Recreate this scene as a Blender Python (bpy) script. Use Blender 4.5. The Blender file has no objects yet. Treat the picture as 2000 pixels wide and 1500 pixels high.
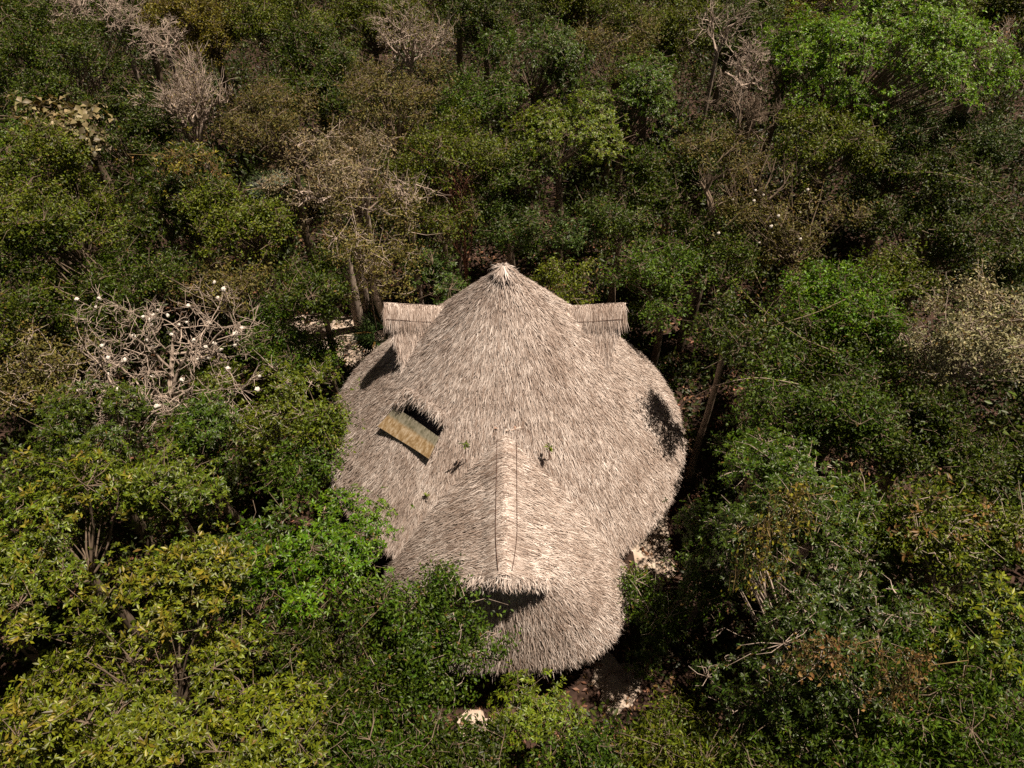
import bpy, math, random
import numpy as np
from mathutils import Vector

# ------------------------------------------------------------------ camera, sky, sun, exposure
scene = bpy.context.scene
PITCH = math.radians(48.0)
FPX = 1428.0                                   # focal length in pixels of the 2000 px wide photograph
FW = np.array([0, math.cos(PITCH), -math.sin(PITCH)])
UP = np.array([0, math.sin(PITCH), math.cos(PITCH)])
RT = np.array([1.0, 0, 0])
CAM = np.array([0.15, -12.393, 18.730])
cam_d = bpy.data.cameras.new("camera")
cam_d.sensor_width = 36.0
cam_d.lens = 36.0 * FPX / 2000.0
cam_d.clip_start = 0.1
cam_d.clip_end = 500.0
cam = bpy.data.objects.new("camera", cam_d)
cam.location = CAM
cam.rotation_euler = (math.pi / 2 - PITCH, 0, 0)
scene.collection.objects.link(cam)
scene.camera = cam

SUN_EL, SUN_AZ = math.radians(70.0), math.radians(13.0)     # azimuth counted from +X towards +Y
SDIR = Vector((math.cos(SUN_EL) * math.cos(SUN_AZ), math.cos(SUN_EL) * math.sin(SUN_AZ), math.sin(SUN_EL)))
sun_d = bpy.data.lights.new("sun", "SUN")
sun_d.energy = 5.0
sun_d.angle = math.radians(0.5)
sun_d.color = (1.0, 0.85, 0.69)
sun = bpy.data.objects.new("sun", sun_d)
sun.rotation_euler = SDIR.to_track_quat('Z', 'Y').to_euler()
sun.location = (10, 8, 40)
scene.collection.objects.link(sun)

world = bpy.data.worlds.new("World")
scene.world = world
world.use_nodes = True
wn = world.node_tree
sky = wn.nodes.new("ShaderNodeTexSky")
sky.sky_type = 'NISHITA'
sky.sun_disc = False
sky.sun_elevation = SUN_EL
sky.sun_rotation = math.pi / 2 - SUN_AZ
sky.air_density = 0.3
sky.dust_density = 0.5
sky.ozone_density = 0.3
wb = wn.nodes.new("ShaderNodeMix")              # warm white balance of the photograph
wb.data_type = 'RGBA'; wb.blend_type = 'MULTIPLY'
wb.inputs[0].default_value = 1.0
wb.inputs[7].default_value = (1.0, 0.68, 0.46, 1)
wn.links.new(sky.outputs[0], wb.inputs[6])
wn.links.new(wb.outputs[2], wn.nodes["Background"].inputs[0])
wn.nodes["Background"].inputs[1].default_value = 0.05

scene.view_settings.view_transform = 'Standard'
scene.view_settings.look = 'None'
scene.view_settings.gamma = 1.0
scene.view_settings.exposure = 0.6
scene.render.engine = 'CYCLES'
scene.cycles.max_bounces = 5
scene.cycles.diffuse_bounces = 2
scene.cycles.glossy_bounces = 2
scene.cycles.transmission_bounces = 3
scene.cycles.use_denoising = False
scene.cycles.use_adaptive_sampling = False

# ------------------------------------------------------------------ helpers
COL = scene.collection
TAU = 2 * math.pi

def at(px, py, z):
    """the point at height z that the photograph shows at pixel px, py (2000 x 1500)"""
    d = FW + RT * (px - 1000) / FPX - UP * (py - 750) / FPX
    return CAM + d * ((z - CAM[2]) / d[2])

def px_per_m(p):
    return FPX / float((np.asarray(p) - CAM) @ FW)

def norm(v):
    return v / np.maximum(np.linalg.norm(v, axis=-1, keepdims=True), 1e-9)

class MB:
    """collects numpy verts and faces, builds ONE mesh"""
    def __init__(self):
        self.v, self.f, self.n = [], [], 0
    def add(self, v, *faces):
        v = np.asarray(v, float).reshape(-1, 3)
        for f in faces:
            f = np.asarray(f, np.int64)
            if len(f):
                self.f.append(f + self.n)
        self.v.append(v)
        self.n += len(v)
    def mesh(self, name, mat, smooth=False):
        me = bpy.data.meshes.new(name)
        V = np.concatenate(self.v) if self.v else np.zeros((0, 3))
        me.vertices.add(len(V))
        me.vertices.foreach_set("co", V.astype(np.float32).ravel())
        idx = np.concatenate([f.ravel() for f in self.f])
        tot = np.concatenate([np.full(len(f), f.shape[1]) for f in self.f])
        me.loops.add(len(idx))
        me.loops.foreach_set("vertex_index", idx.astype(np.int32))
        me.polygons.add(len(tot))
        st = np.concatenate([[0], np.cumsum(tot)[:-1]])
        me.polygons.foreach_set("loop_start", st.astype(np.int32))
        me.polygons.foreach_set("loop_total", tot.astype(np.int32))
        if smooth:
            me.polygons.foreach_set("use_smooth", np.ones(len(tot), bool))
        me.materials.append(mat)
        me.update(calc_edges=True)
        return me
    def build(self, name, mat, parent=None, loc=None, smooth=False):
        o = bpy.data.objects.new(name, self.mesh(name, mat, smooth))
        COL.objects.link(o)
        if parent is not None:
            o.parent = parent
        if loc is not None:
            o.location = loc
        return o

def tag(o, label=None, cat=None, group=None, kind=None):
    for k, v in (("label", label), ("category", cat), ("group", group), ("kind", kind)):
        if v is not None:
            o[k] = v
    return o

def empty(name, loc, label=None, cat=None, group=None):
    o = bpy.data.objects.new(name, None)
    o.empty_display_size = 0.3
    o.location = loc
    COL.objects.link(o)
    return tag(o, label, cat, group)

def tubes(mb, P, R, sides=4):
    """P (n,m,3) polylines with radii R (n,m)"""
    P = np.asarray(P, float); R = np.asarray(R, float)
    n, m, _ = P.shape
    if n == 0:
        return
    T = norm(np.gradient(P, axis=1))
    ax = norm(P[:, -1] - P[:, 0])
    ref = np.where((np.abs(ax[:, 2]) > 0.8)[:, None], np.array([[1.0, 0, 0]]), np.array([[0, 0, 1.0]]))
    A = norm(np.cross(T, ref[:, None, :]))
    B = np.cross(T, A)
    a = np.arange(sides) * TAU / sides
    V = P[:, :, None] + R[:, :, None, None] * (np.cos(a)[:, None] * A[:, :, None] + np.sin(a)[:, None] * B[:, :, None])
    i, j, k = np.meshgrid(np.arange(n), np.arange(m - 1), np.arange(sides), indexing='ij')
    k2 = (k + 1) % sides
    ix = lambda ii, jj, kk: (ii * m + jj) * sides + kk
    Q = np.stack([ix(i, j, k), ix(i, j, k2), ix(i, j + 1, k2), ix(i, j + 1, k)], -1).reshape(-1, 4)
    mb.add(V, Q)

def leaves5(mb, B, D, N, L, W, droop=0.15, fold=0.18, wide=0.55):
    """leaf blades with a folded midrib and a drooping tip"""
    n = len(B)
    if n == 0:
        return
    D = norm(D); N = norm(N - D * np.sum(N * D, 1, keepdims=True)); S = np.cross(D, N)
    L = np.broadcast_to(L, (n,))[:, None]; W = np.broadcast_to(W, (n,))[:, None]
    M = B + D * L * wide - N * L * 0.02
    l = M + S * W * 0.5 + N * W * fold
    r = M - S * W * 0.5 + N * W * fold
    t = B + D * L - N * L * droop
    V = np.stack([B, l, r, t, M], 1)
    o = np.arange(n)[:, None] * 5
    F = np.concatenate([o + np.array([[0, 4, 1]]), o + np.array([[0, 2, 4]]), o + np.array([[1, 4, 3]]), o + np.array([[4, 2, 3]])])
    mb.add(V, F)

def leaves4(mb, B, D, N, L, W, fold=0.15):
    n = len(B)
    if n == 0:
        return
    D = norm(D); N = norm(N - D * np.sum(N * D, 1, keepdims=True)); S = np.cross(D, N)
    L = np.broadcast_to(L, (n,))[:, None]; W = np.broadcast_to(W, (n,))[:, None]
    M = B + D * L * 0.5
    l = M + S * W * 0.5 + N * W * fold
    r = M - S * W * 0.5 + N * W * fold
    t = B + D * L - N * L * 0.06
    V = np.stack([B, l, t, r], 1)
    o = np.arange(n)[:, None] * 4
    mb.add(V, np.concatenate([o + np.array([[0, 2, 1]]), o + np.array([[0, 3, 2]])]))

# ------------------------------------------------------------------ materials
def new_mat(name):
    m = bpy.data.materials.new(name)
    m.use_nodes = True
    nt = m.node_tree
    return m, nt, nt.nodes["Principled BSDF"], nt.nodes["Material Output"]

def ramp(nt, stops, fac):
    r = nt.nodes.new("ShaderNodeValToRGB")
    el = r.color_ramp.elements
    while len(el) < len(stops):
        el.new(0.5)
    for e, (p, c) in zip(el, stops):
        e.position = p
        e.color = (*c, 1)
    nt.links.new(fac, r.inputs[0])
    return r.outputs[0]

def noise(nt, scale, detail=4, rough=0.55, vec=None):
    t = nt.nodes.new("ShaderNodeTexNoise")
    t.inputs["Scale"].default_value = scale
    t.inputs["Detail"].default_value = detail
    t.inputs["Roughness"].default_value = rough
    if vec is None:
        c = nt.nodes.new("ShaderNodeTexCoord")
        vec = c.outputs["Object"]
    nt.links.new(vec, t.inputs["Vector"])
    return t.outputs[0]

def mixc(nt, mode, fac, a, b):
    m = nt.nodes.new("ShaderNodeMix")
    m.data_type = 'RGBA'
    m.blend_type = mode
    for sock, v in ((m.inputs[0], fac), (m.inputs[6], a), (m.inputs[7], b)):
        if hasattr(v, "links"):
            nt.links.new(v, sock)
        elif isinstance(v, (int, float)):
            sock.default_value = v
        else:
            sock.default_value = (*v, 1)
    return m.outputs[2]

def leaf_material(name, rough, trans, yellow, spec=0.5):
    m, nt, p, out = new_mat(name)
    g = nt.nodes.new("ShaderNodeNewGeometry")
    oi = nt.nodes.new("ShaderNodeObjectInfo")
    rnd = g.outputs["Random Per Island"]
    h = nt.nodes.new("ShaderNodeHueSaturation")
    nt.links.new(oi.outputs["Color"], h.inputs["Color"])
    def mr(lo, hi, src):
        r = nt.nodes.new("ShaderNodeMapRange")
        r.inputs[3].default_value = lo; r.inputs[4].default_value = hi
        nt.links.new(src, r.inputs[0])
        return r.outputs[0]
    nt.links.new(mr(0.478, 0.522, rnd), h.inputs["Hue"])
    sc = nt.nodes.new("ShaderNodeMath"); sc.operation = 'MULTIPLY'; sc.inputs[1].default_value = 17.31
    fr = nt.nodes.new("ShaderNodeMath"); fr.operation = 'FRACT'
    nt.links.new(rnd, sc.inputs[0]); nt.links.new(sc.outputs[0], fr.inputs[0])
    nt.links.new(mr(0.3, 2.1, fr.outputs[0]), h.inputs["Value"])
    # patches of older and younger foliage
    pn = noise(nt, 1.3, 2)
    c1 = mixc(nt, 'MULTIPLY', 0.75, h.outputs[0], ramp(nt, [(0.35, (0.75, 0.82, 0.7)), (0.65, (1.25, 1.15, 1.05))], pn))
    sc2 = nt.nodes.new("ShaderNodeMath"); sc2.operation = 'MULTIPLY'; sc2.inputs[1].default_value = 91.7
    fr2 = nt.nodes.new("ShaderNodeMath"); fr2.operation = 'FRACT'
    gt = nt.nodes.new("ShaderNodeMath"); gt.operation = 'LESS_THAN'; gt.inputs[1].default_value = yellow
    nt.links.new(rnd, sc2.inputs[0]); nt.links.new(sc2.outputs[0], fr2.inputs[0]); nt.links.new(fr2.outputs[0], gt.inputs[0])
    c2 = mixc(nt, 'MIX', gt.outputs[0], c1, (0.15, 0.095, 0.025))
    nt.links.new(c2, p.inputs["Base Color"])
    p.inputs["Roughness"].default_value = rough
    p.inputs["Specular IOR Level"].default_value = spec
    tr = nt.nodes.new("ShaderNodeBsdfTranslucent")
    nt.links.new(mixc(nt, 'MULTIPLY', 1.0, c2, (1.25, 1.2, 0.5)), tr.inputs[0])
    ms = nt.nodes.new("ShaderNodeMixShader")
    ms.inputs[0].default_value = trans
    nt.links.new(p.outputs[0], ms.inputs[1]); nt.links.new(tr.outputs[0], ms.inputs[2])
    nt.links.new(ms.outputs[0], out.inputs[0])
    return m

M = {}
M['leaf_gloss'] = leaf_material("glossy_leaf", 0.40, 0.2, 0.012, 0.33)
M['leaf'] = leaf_material("leaf", 0.45, 0.2, 0.015, 0.28)
M['leaf_dry'] = leaf_material("dry_leaf", 0.5, 0.18, 0.06, 0.25)

def bark_material():
    m, nt, p, out = new_mat("bark")
    oi = nt.nodes.new("ShaderNodeObjectInfo")
    n1 = noise(nt, 6.0, 5)
    nt.links.new(mixc(nt, 'MULTIPLY', 1.0, oi.outputs["Color"], ramp(nt, [(0.3, (0.5, 0.46, 0.42)), (0.7, (1.2, 1.2, 1.2))], n1)), p.inputs["Base Color"])
    p.inputs["Roughness"].default_value = 0.85
    return m
M['bark'] = bark_material()

def thatch_material(name, c0, c1, c2, lo=1.0):
    m, nt, p, out = new_mat(name)
    g = nt.nodes.new("ShaderNodeNewGeometry")
    c = ramp(nt, [(0.0, c0), (0.45, c1), (1.0, c2)], g.outputs["Random Per Island"])
    w = ramp(nt, [(0.3, (0.70, 0.64, 0.60)), (0.6, (1.06, 1.05, 1.04))], noise(nt, 0.7, 5, 0.65))
    w2 = ramp(nt, [(0.35, (0.88, 0.85, 0.83)), (0.6, (1.12, 1.12, 1.12))], noise(nt, 2.6, 3, 0.6))
    nt.links.new(mixc(nt, 'MULTIPLY', 1.0, mixc(nt, 'MULTIPLY', 1.0, c, w), w2), p.inputs["Base Color"])
    p.inputs["Roughness"].default_value = 0.6
    p.inputs["Specular IOR Level"].default_value = 0.35
    return m
M['thatch'] = thatch_material("weathered_palm_thatch", (0.27, 0.205, 0.17), (0.50, 0.435, 0.395), (0.74, 0.685, 0.65))
M['thatch_base'] = thatch_material("packed_thatch", (0.13, 0.085, 0.06), (0.13, 0.085, 0.06), (0.15, 0.10, 0.07))

def plain(name, stops, scale, rough=0.8, bump=0.0, detail=5):
    m, nt, p, out = new_mat(name)
    f = noise(nt, scale, detail, 0.6)
    nt.links.new(ramp(nt, stops, f), p.inputs["Base Color"])
    p.inputs["Roughness"].default_value = rough
    if bump:
        b = nt.nodes.new("ShaderNodeBump")
        b.inputs["Strength"].default_value = bump
        b.inputs["Distance"].default_value = 0.05
        nt.links.new(noise(nt, scale * 4, 6, 0.7), b.inputs["Height"])
        nt.links.new(b.outputs[0], p.inputs["Normal"])
    return m
M['soil'] = plain("leaf_littered_soil", [(0.3, (0.022, 0.011, 0.007)), (0.55, (0.05, 0.026, 0.017)), (0.75, (0.10, 0.055, 0.038))], 3.0, 0.95, 0.8)
M['sand'] = plain("pale_limestone_sand", [(0.3, (0.34, 0.25, 0.19)), (0.5, (0.52, 0.42, 0.34)), (0.8, (0.62, 0.54, 0.46))], 2.5, 0.95, 0.5)
M['pole'] = plain("weathered_pole", [(0.3, (0.10, 0.06, 0.04)), (0.7, (0.25, 0.17, 0.12))], 5.0)
M['wire'] = plain("rusty_wire", [(0.3, (0.05, 0.022, 0.014)), (0.7, (0.09, 0.04, 0.025))], 8.0, 0.7)
M['pod'] = plain("cotton_floss", [(0.3, (0.62, 0.56, 0.49)), (0.7, (0.80, 0.76, 0.70))], 14.0, 1.0, 0.4)
M['clay'] = plain("pinkish_mortar", [(0.35, (0.34, 0.19, 0.13)), (0.48, (0.58, 0.46, 0.39)), (0.6, (0.74, 0.68, 0.63))], 7.0, 0.9, 0.4)
M['sheet'] = None
def sheet_material():
    m, nt, p, out = new_mat("yellowed_fibreglass")
    tc = nt.nodes.new("ShaderNodeTexCoord")
    mp = nt.nodes.new("ShaderNodeMapping")
    nt.links.new(tc.outputs["Generated"], mp.inputs[0])
    sx = nt.nodes.new("ShaderNodeSeparateXYZ")
    nt.links.new(tc.outputs["UV"], sx.inputs[0])
    st = nt.nodes.new("ShaderNodeMapping")
    st.inputs["Scale"].default_value = (14.0, 2.2, 1.0)
    nt.links.new(tc.outputs["UV"], st.inputs[0])
    streak = noise(nt, 1.6, 5, 0.7, st.outputs[0])
    tan = ramp(nt, [(0.3, (0.13, 0.075, 0.03)), (0.48, (0.31, 0.215, 0.11)), (0.64, (0.52, 0.43, 0.31))], streak)
    mould = ramp(nt, [(0.3, (0.07, 0.07, 0.04)), (0.5, (0.22, 0.205, 0.15)), (0.75, (0.36, 0.33, 0.27))], streak)
    ad = nt.nodes.new("ShaderNodeMath"); ad.operation = 'MULTIPLY_ADD'; ad.inputs[1].default_value = 0.28; 
    nt.links.new(streak, ad.inputs[0]); nt.links.new(sx.outputs[1], ad.inputs[2])
    edge = nt.nodes.new("ShaderNodeMapRange")
    edge.inputs[1].default_value = 0.66; edge.inputs[2].default_value = 0.80
    nt.links.new(ad.outputs[0], edge.inputs[0])
    nt.links.new(mixc(nt, 'MIX', edge.outputs[0], tan, mould), p.inputs["Base Color"])
    p.inputs["Roughness"].default_value = 0.5
    return m
M['sheet'] = sheet_material()

# ------------------------------------------------------------------ the hut's geometry
HC = np.array([-0.03, 0.75])        # centre of the round roof
ZA, ZE, RR = 8.12, 2.52, 4.92       # apex height, eave height, eave radius
HZ, HW, ZB = 5.15, 2.85, 2.0        # front wing: ridge height, half width, eave height
UC = 0.32

def z_cone(x, y):
    r = np.hypot(x - HC[0], y - HC[1])
    return np.where(r < RR + 0.15, ZA - (ZA - ZE) * r / RR, -9.0)

def z_prof(u):
    x = HW * u
    return HZ - 0.657 * x - 0.139 * x * x

def wing_u(x, y):
    uy = UC + (1 - UC) * (-4.98 - y) / 1.05
    uy = np.clip(np.where(y < -4.4, uy, 0), 0, None)
    return (np.abs(x / HW) ** 2.8 + uy ** 2.8) ** (1 / 2.8)

def z_wing(x, y):
    u = wing_u(x, y)
    return np.where((u < 1.03) & (y < -0.8) & (y > -6.4), z_prof(np.minimum(u, 1.0)), -9.0)

DZ, DY, DX0, DX1 = 6.25, 1.35, 1.2, 2.92   # dormer ridges
def z_dormer(x, y):
    ax = np.abs(x - HC[0])
    z = DZ - 1.0 * np.abs(y - DY)
    lim = DX1 - 0.38 * np.abs(y - DY)
    return np.where((ax > DX0) & (ax < lim) & (np.abs(y - DY) < 1.35), z, -9.0)

def z_roof(x, y):
    return np.maximum(np.maximum(z_cone(x, y), z_wing(x, y)), z_dormer(x, y))

def wing_point(u, s):
    """u 0 ridge .. 1 eave; s -2..-1 left side, -1..1 front apse, 1..2 right side"""
    x = HW * u
    z = z_prof(u)
    k = np.clip((u - UC) / (1 - UC), 0, 1)
    yE = -4.5 + 0.6 * k
    yF = -4.98 - 1.05 * k
    rake = -5.42 + 0.32 * np.clip(u / UC, 0, 1)
    side = np.abs(s) >= 1
    q = np.clip(np.abs(s) - 1, 0, 1)
    front = np.where(u < UC, rake, yE)
    ys = front + (-1.0 - front) * q
    th = np.clip(s, -1, 1) * math.pi / 2
    e = 2 / 2.6
    xa = x * np.sign(th) * np.abs(np.sin(th)) ** e
    ya = yE + (yF - yE) * np.abs(np.cos(th)) ** e
    X = np.where(side, np.sign(s) * x, xa)
    Y = np.where(side, ys, ya)
    return np.stack([X, Y, z + 0 * X], -1)

rng = np.random.default_rng(7)

def strands(mb, P, D, N, L, W, lift, curl=0.0, jit=0.2):
    n = len(P)
    D = norm(D + jit * rng.normal(size=(n, 3)) * np.array([1, 1, 1]))
    D = norm(D - N * np.sum(D * N, 1, keepdims=True) + N * np.asarray(lift).reshape(-1, 1))
    S = norm(np.cross(D, N) + 0.36 * rng.normal(size=(n, 1)) * N)
    L = np.broadcast_to(L, (n,))[:, None]; W = np.broadcast_to(W, (n,))[:, None]
    c = np.asarray(curl).reshape(-1, 1) if np.ndim(curl) else curl
    m = P + D * L * 0.5
    t = P + D * L + N * L * c + S * L * 0.12 * rng.normal(size=(n, 1))
    V = np.stack([P - S * W * 0.4, P + S * W * 0.4, m + S * W * 0.5, m - S * W * 0.5, t], 1)
    o = np.arange(n)[:, None] * 5
    mb.add(V, o + np.array([[0, 1, 2, 3]]), o + np.array([[3, 2, 4]]))

hut = empty("thatched_hut", (HC[0], HC[1], 0), "round thatched palm hut with pointed roof, two side dormers and a low front wing", "hut")
OFF = Vector((-HC[0], -HC[1], 0))
def hpart(mb, name, mat, parent=None, smooth=False, label=None):
    o = mb.build(name, mat, hut if parent is None else parent, OFF if parent is None else None, smooth)
    if label:
        o["label"] = label
    return o

# hatch corners on the round roof: lower left, lower right, upper right, upper left
HQ = np.array([[-3.11, -0.80], [-1.76, -1.95], [-1.45, -1.48], [-2.52, -0.45]])
def in_quad(x, y, q):
    r = np.ones(np.shape(x), bool)
    for i in range(4):
        a, b = q[i], q[(i + 1) % 4]
        r &= (b[0] - a[0]) * (y - a[1]) - (b[1] - a[1]) * (x - a[0]) > 0
    return r

# main round roof: packed base and loose strands
mb = MB()
nr, na = 66, 240
rr = np.linspace(0.02, RR - 0.05, nr)
aa = np.arange(na) * TAU / na
Rg, Ag = np.meshgrid(rr, aa, indexing='ij')
wob = 0.05 * np.sin(5 * Ag + 2 * Rg) + 0.04 * np.sin(11 * Ag - 3 * Rg)
V = np.stack([HC[0] + Rg * np.cos(Ag), HC[1] + Rg * np.sin(Ag), ZA - (ZA - ZE) * Rg / RR + wob * np.clip(Rg, 0, 1) - 0.05], -1).reshape(-1, 3)
lip = np.stack([HC[0] + (RR - 0.45) * np.cos(aa), HC[1] + (RR - 0.45) * np.sin(aa), np.full(na, ZE - 0.22)], -1)
lip2 = np.stack([HC[0] + (RR - 0.06) * np.cos(aa), HC[1] + (RR - 0.06) * np.sin(aa), np.full(na, ZE - 0.28)], -1)
inn = np.stack([HC[0] + 0.02 * np.cos(aa), HC[1] + 0.02 * np.sin(aa), np.full(na, ZA - 0.9)], -1)
V = np.concatenate([V, lip2, lip, inn])
i, j = np.meshgrid(np.arange(nr + 2), np.arange(na), indexing='ij')
j2 = (j + 1) % na
Fq = np.stack([i * na + j, (i + 1) * na + j, (i + 1) * na + j2, i * na + j2], -1).reshape(-1, 4)
fcx = V[Fq].mean(1)
HO = np.array([HQ[0] + 0.58 * (HQ[3] - HQ[0]), HQ[1] + 0.58 * (HQ[2] - HQ[1]), HQ[2], HQ[3]])   # open gap above the sheet
Fq = Fq[~(in_quad(fcx[:, 0], fcx[:, 1], HO) & (fcx[:, 2] > 3))]
mb.add(V, Fq)
def cone_strands(mb, n, amin, amax, rmin=0.0, rmax=RR, L=(0.12, 0.32)):
    r = np.sqrt(rng.uniform(rmin ** 2, rmax ** 2, n)); a = rng.uniform(amin, amax, n)
    x, y = HC[0] + r * np.cos(a), HC[1] + r * np.sin(a)
    keep = ~((z_wing(x, y) > z_cone(x, y) + 0.12) | (z_dormer(x, y) > z_cone(x, y) + 0.12) | in_quad(x, y, HQ))
    r, a, x, y = r[keep], a[keep], x[keep], y[keep]
    n = len(r)
    sl = math.atan2(ZA - ZE, RR)
    c, s = np.cos(a), np.sin(a)
    D = np.stack([math.cos(sl) * c, math.cos(sl) * s, np.full(n, -math.sin(sl))], -1)
    N = np.stack([math.sin(sl) * c, math.sin(sl) * s, np.full(n, math.cos(sl))], -1)
    P = np.stack([x, y, z_cone(x, y)], -1) + N * rng.uniform(-0.05, 0.07, (n, 1))
    Ls = rng.uniform(*L, n) * np.clip(0.4 + r / 1.5, 0.4, 1)
    # strands stop short of the skylight opening
    tipx = P[:, 0] + D[:, 0] * Ls; tipy = P[:, 1] + D[:, 1] * Ls
    Ls = np.where(in_quad(tipx, tipy, HQ), Ls * 0.45, Ls)
    strands(mb, P, D, N, Ls, rng.uniform(0.008, 0.022, n), np.abs(rng.normal(0.02, 0.052, n)), rng.normal(0.0, 0.05, n), 0.17)
cone_strands(mb, 270000, math.pi, TAU)
cone_strands(mb, 50000, 0, math.pi)
cone_strands(mb, 45000, 0, 0.9)
cone_strands(mb, 45000, math.pi - 0.9, math.pi)
# ragged eave fringe
n = 15000
a = rng.uniform(0, TAU, n)
c, s = np.cos(a), np.sin(a)
dep = rng.uniform(0, 1, n)
P = np.stack([HC[0] + (RR - 0.1 - 0.14 * dep) * c, HC[1] + (RR - 0.1 - 0.14 * dep) * s, ZE + 0.08 - 0.34 * dep], -1)
k = z_wing(P[:, 0], P[:, 1]) < P[:, 2] + 0.05
P, c, s, dep = P[k], c[k], s[k], dep[k]; n = len(P)
D = np.stack([0.55 * c, 0.55 * s, -0.85 - 0.5 * dep], -1)
N = np.stack([0.8 * c, 0.8 * s, np.full(n, 0.6)], -1)
strands(mb, P, D, N, rng.uniform(0.22, 0.5, n), rng.uniform(0.015, 0.035, n), rng.normal(0, 0.12, n), rng.normal(-0.1, 0.1, n), 0.24)
# bushy tuft at the apex
n = 700
a = rng.uniform(0, TAU, n)
c, s = np.cos(a), np.sin(a)
D = np.stack([0.75 * c, 0.75 * s, -0.6 + 0 * c], -1)
N = np.stack([0.6 * c, 0.6 * s, 0.75 + 0 * c], -1)
P = np.stack([HC[0] + 0.1 * c * rng.uniform(0, 1, n), HC[1] + 0.1 * s * rng.uniform(0, 1, n), ZA + rng.uniform(-0.12, 0.06, n)], -1)
strands(mb, P, D, N, rng.uniform(0.18, 0.42, n), rng.uniform(0.015, 0.035, n), rng.uniform(0.0, 0.1, n), -0.08, 0.3)
# thick upper lip of the skylight opening
ul, ur = HQ[3], HQ[2]
n = 1300
f = rng.uniform(-0.03, 1.03, n)
f[-260:] = rng.uniform(-0.04, 0.2, 260) ** 1.0
x = ul[0] + (ur[0] - ul[0]) * f; y = ul[1] + (ur[1] - ul[1]) * f
x[-260:] += (HQ[0][0] - ul[0]) * rng.uniform(0, 0.45, 260); y[-260:] += (HQ[0][1] - ul[1]) * rng.uniform(0, 0.45, 260)
rad = np.hypot(x - HC[0], y - HC[1]); c, s = (x - HC[0]) / rad, (y - HC[1]) / rad
sl = math.atan2(ZA - ZE, RR)
D = np.stack([math.cos(sl) * c, math.cos(sl) * s, np.full(n, -math.sin(sl))], -1)
N = np.stack([math.sin(sl) * c, math.sin(sl) * s, np.full(n, math.cos(sl))], -1)
P = np.stack([x, y, z_cone(x, y)], -1) + N * rng.uniform(0.02, 0.2, (n, 1)) - D * rng.uniform(0.17, 0.3, (n, 1))
strands(mb, P, D, N, rng.uniform(0.08, 0.36, n), rng.uniform(0.012, 0.028, n), rng.normal(0.03, 0.12, n), rng.normal(-0.08, 0.1, n), 0.32)
main_roof = hpart(mb, "main_roof", M['thatch'])

# skylight sheet: lower edge lies on the thatch, upper edge runs in under it
def cone_pt(q, h):
    x, y = q
    rad = math.hypot(x - HC[0], y - HC[1]); c, s = (x - HC[0]) / rad, (y - HC[1]) / rad
    return np.array([x, y, float(z_cone(x, y))]) + h * np.array([math.sin(sl) * c, math.sin(sl) * s, math.cos(sl)])
sk = bpy.data.meshes.new("skylight_sheet")
q = [cone_pt(HQ[0], 0.17), cone_pt(HQ[1], 0.17), cone_pt(HQ[1] + 0.66 * (HQ[2] - HQ[1]), 0.07), cone_pt(HQ[0] + 0.66 * (HQ[3] - HQ[0]), 0.07)]
nx, ny = 14, 6
sv, suv = [], []
for jy in range(ny + 1):
    for ix in range(nx + 1):
        a_, b_ = ix / nx, jy / ny
        p_ = (1 - b_) * ((1 - a_) * q[0] + a_ * q[1]) + b_ * ((1 - a_) * q[3] + a_ * q[2])
        p_ = p_ + np.array([0, 0, 0.012 * math.sin(7 * a_ + 2) * (1 - b_) + 0.05 * math.sin(math.pi * a_) * 0.6])
        sv.append(p_); suv.append((a_, b_))
fc = []
for jy in range(ny):
    for ix in range(nx):
        k0 = jy * (nx + 1) + ix
        fc.append((k0, k0 + 1, k0 + nx + 2, k0 + nx + 1))
sk.from_pydata([tuple(v) for v in sv], [], fc)
uvl = sk.uv_layers.new(name="UVMap")
for lp in sk.loops:
    uvl.data[lp.index].uv = suv[lp.vertex_index]
sk.materials.append(M['sheet'])
sko = bpy.data.objects.new("skylight_sheet", sk)
COL.objects.link(sko); sko.parent = hut; sko.location = OFF
sol = sko.modifiers.new("thickness", 'SOLIDIFY'); sol.thickness = 0.02; sol.offset = 1.0
sko["label"] = "yellowed stained translucent sheet set in the thatch"

# front wing
mb = MB()
def wing_grid(us, ss):
    U, S_ = np.meshgrid(us, ss, indexing='ij')
    P = wing_point(U, S_); P[..., 2] -= 0.06
    a, b = len(us), len(ss)
    i, j = np.meshgrid(np.arange(a - 1), np.arange(b - 1), indexing='ij')
    mb.add(P, np.stack([i * b + j, i * b + j + 1, (i + 1) * b + j + 1, (i + 1) * b + j], -1).reshape(-1, 4))
wing_grid(np.linspace(0, UC, 6), np.linspace(1, 2, 10))
wing_grid(np.linspace(0, UC, 6), np.linspace(-2, -1, 10))
wing_grid(np.linspace(UC, 0.985, 12), np.linspace(1, 2, 10))
wing_grid(np.linspace(UC, 0.985, 12), np.linspace(-2, -1, 10))
wing_grid(np.linspace(UC, 0.985, 12), np.linspace(-1, 1, 40))
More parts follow.
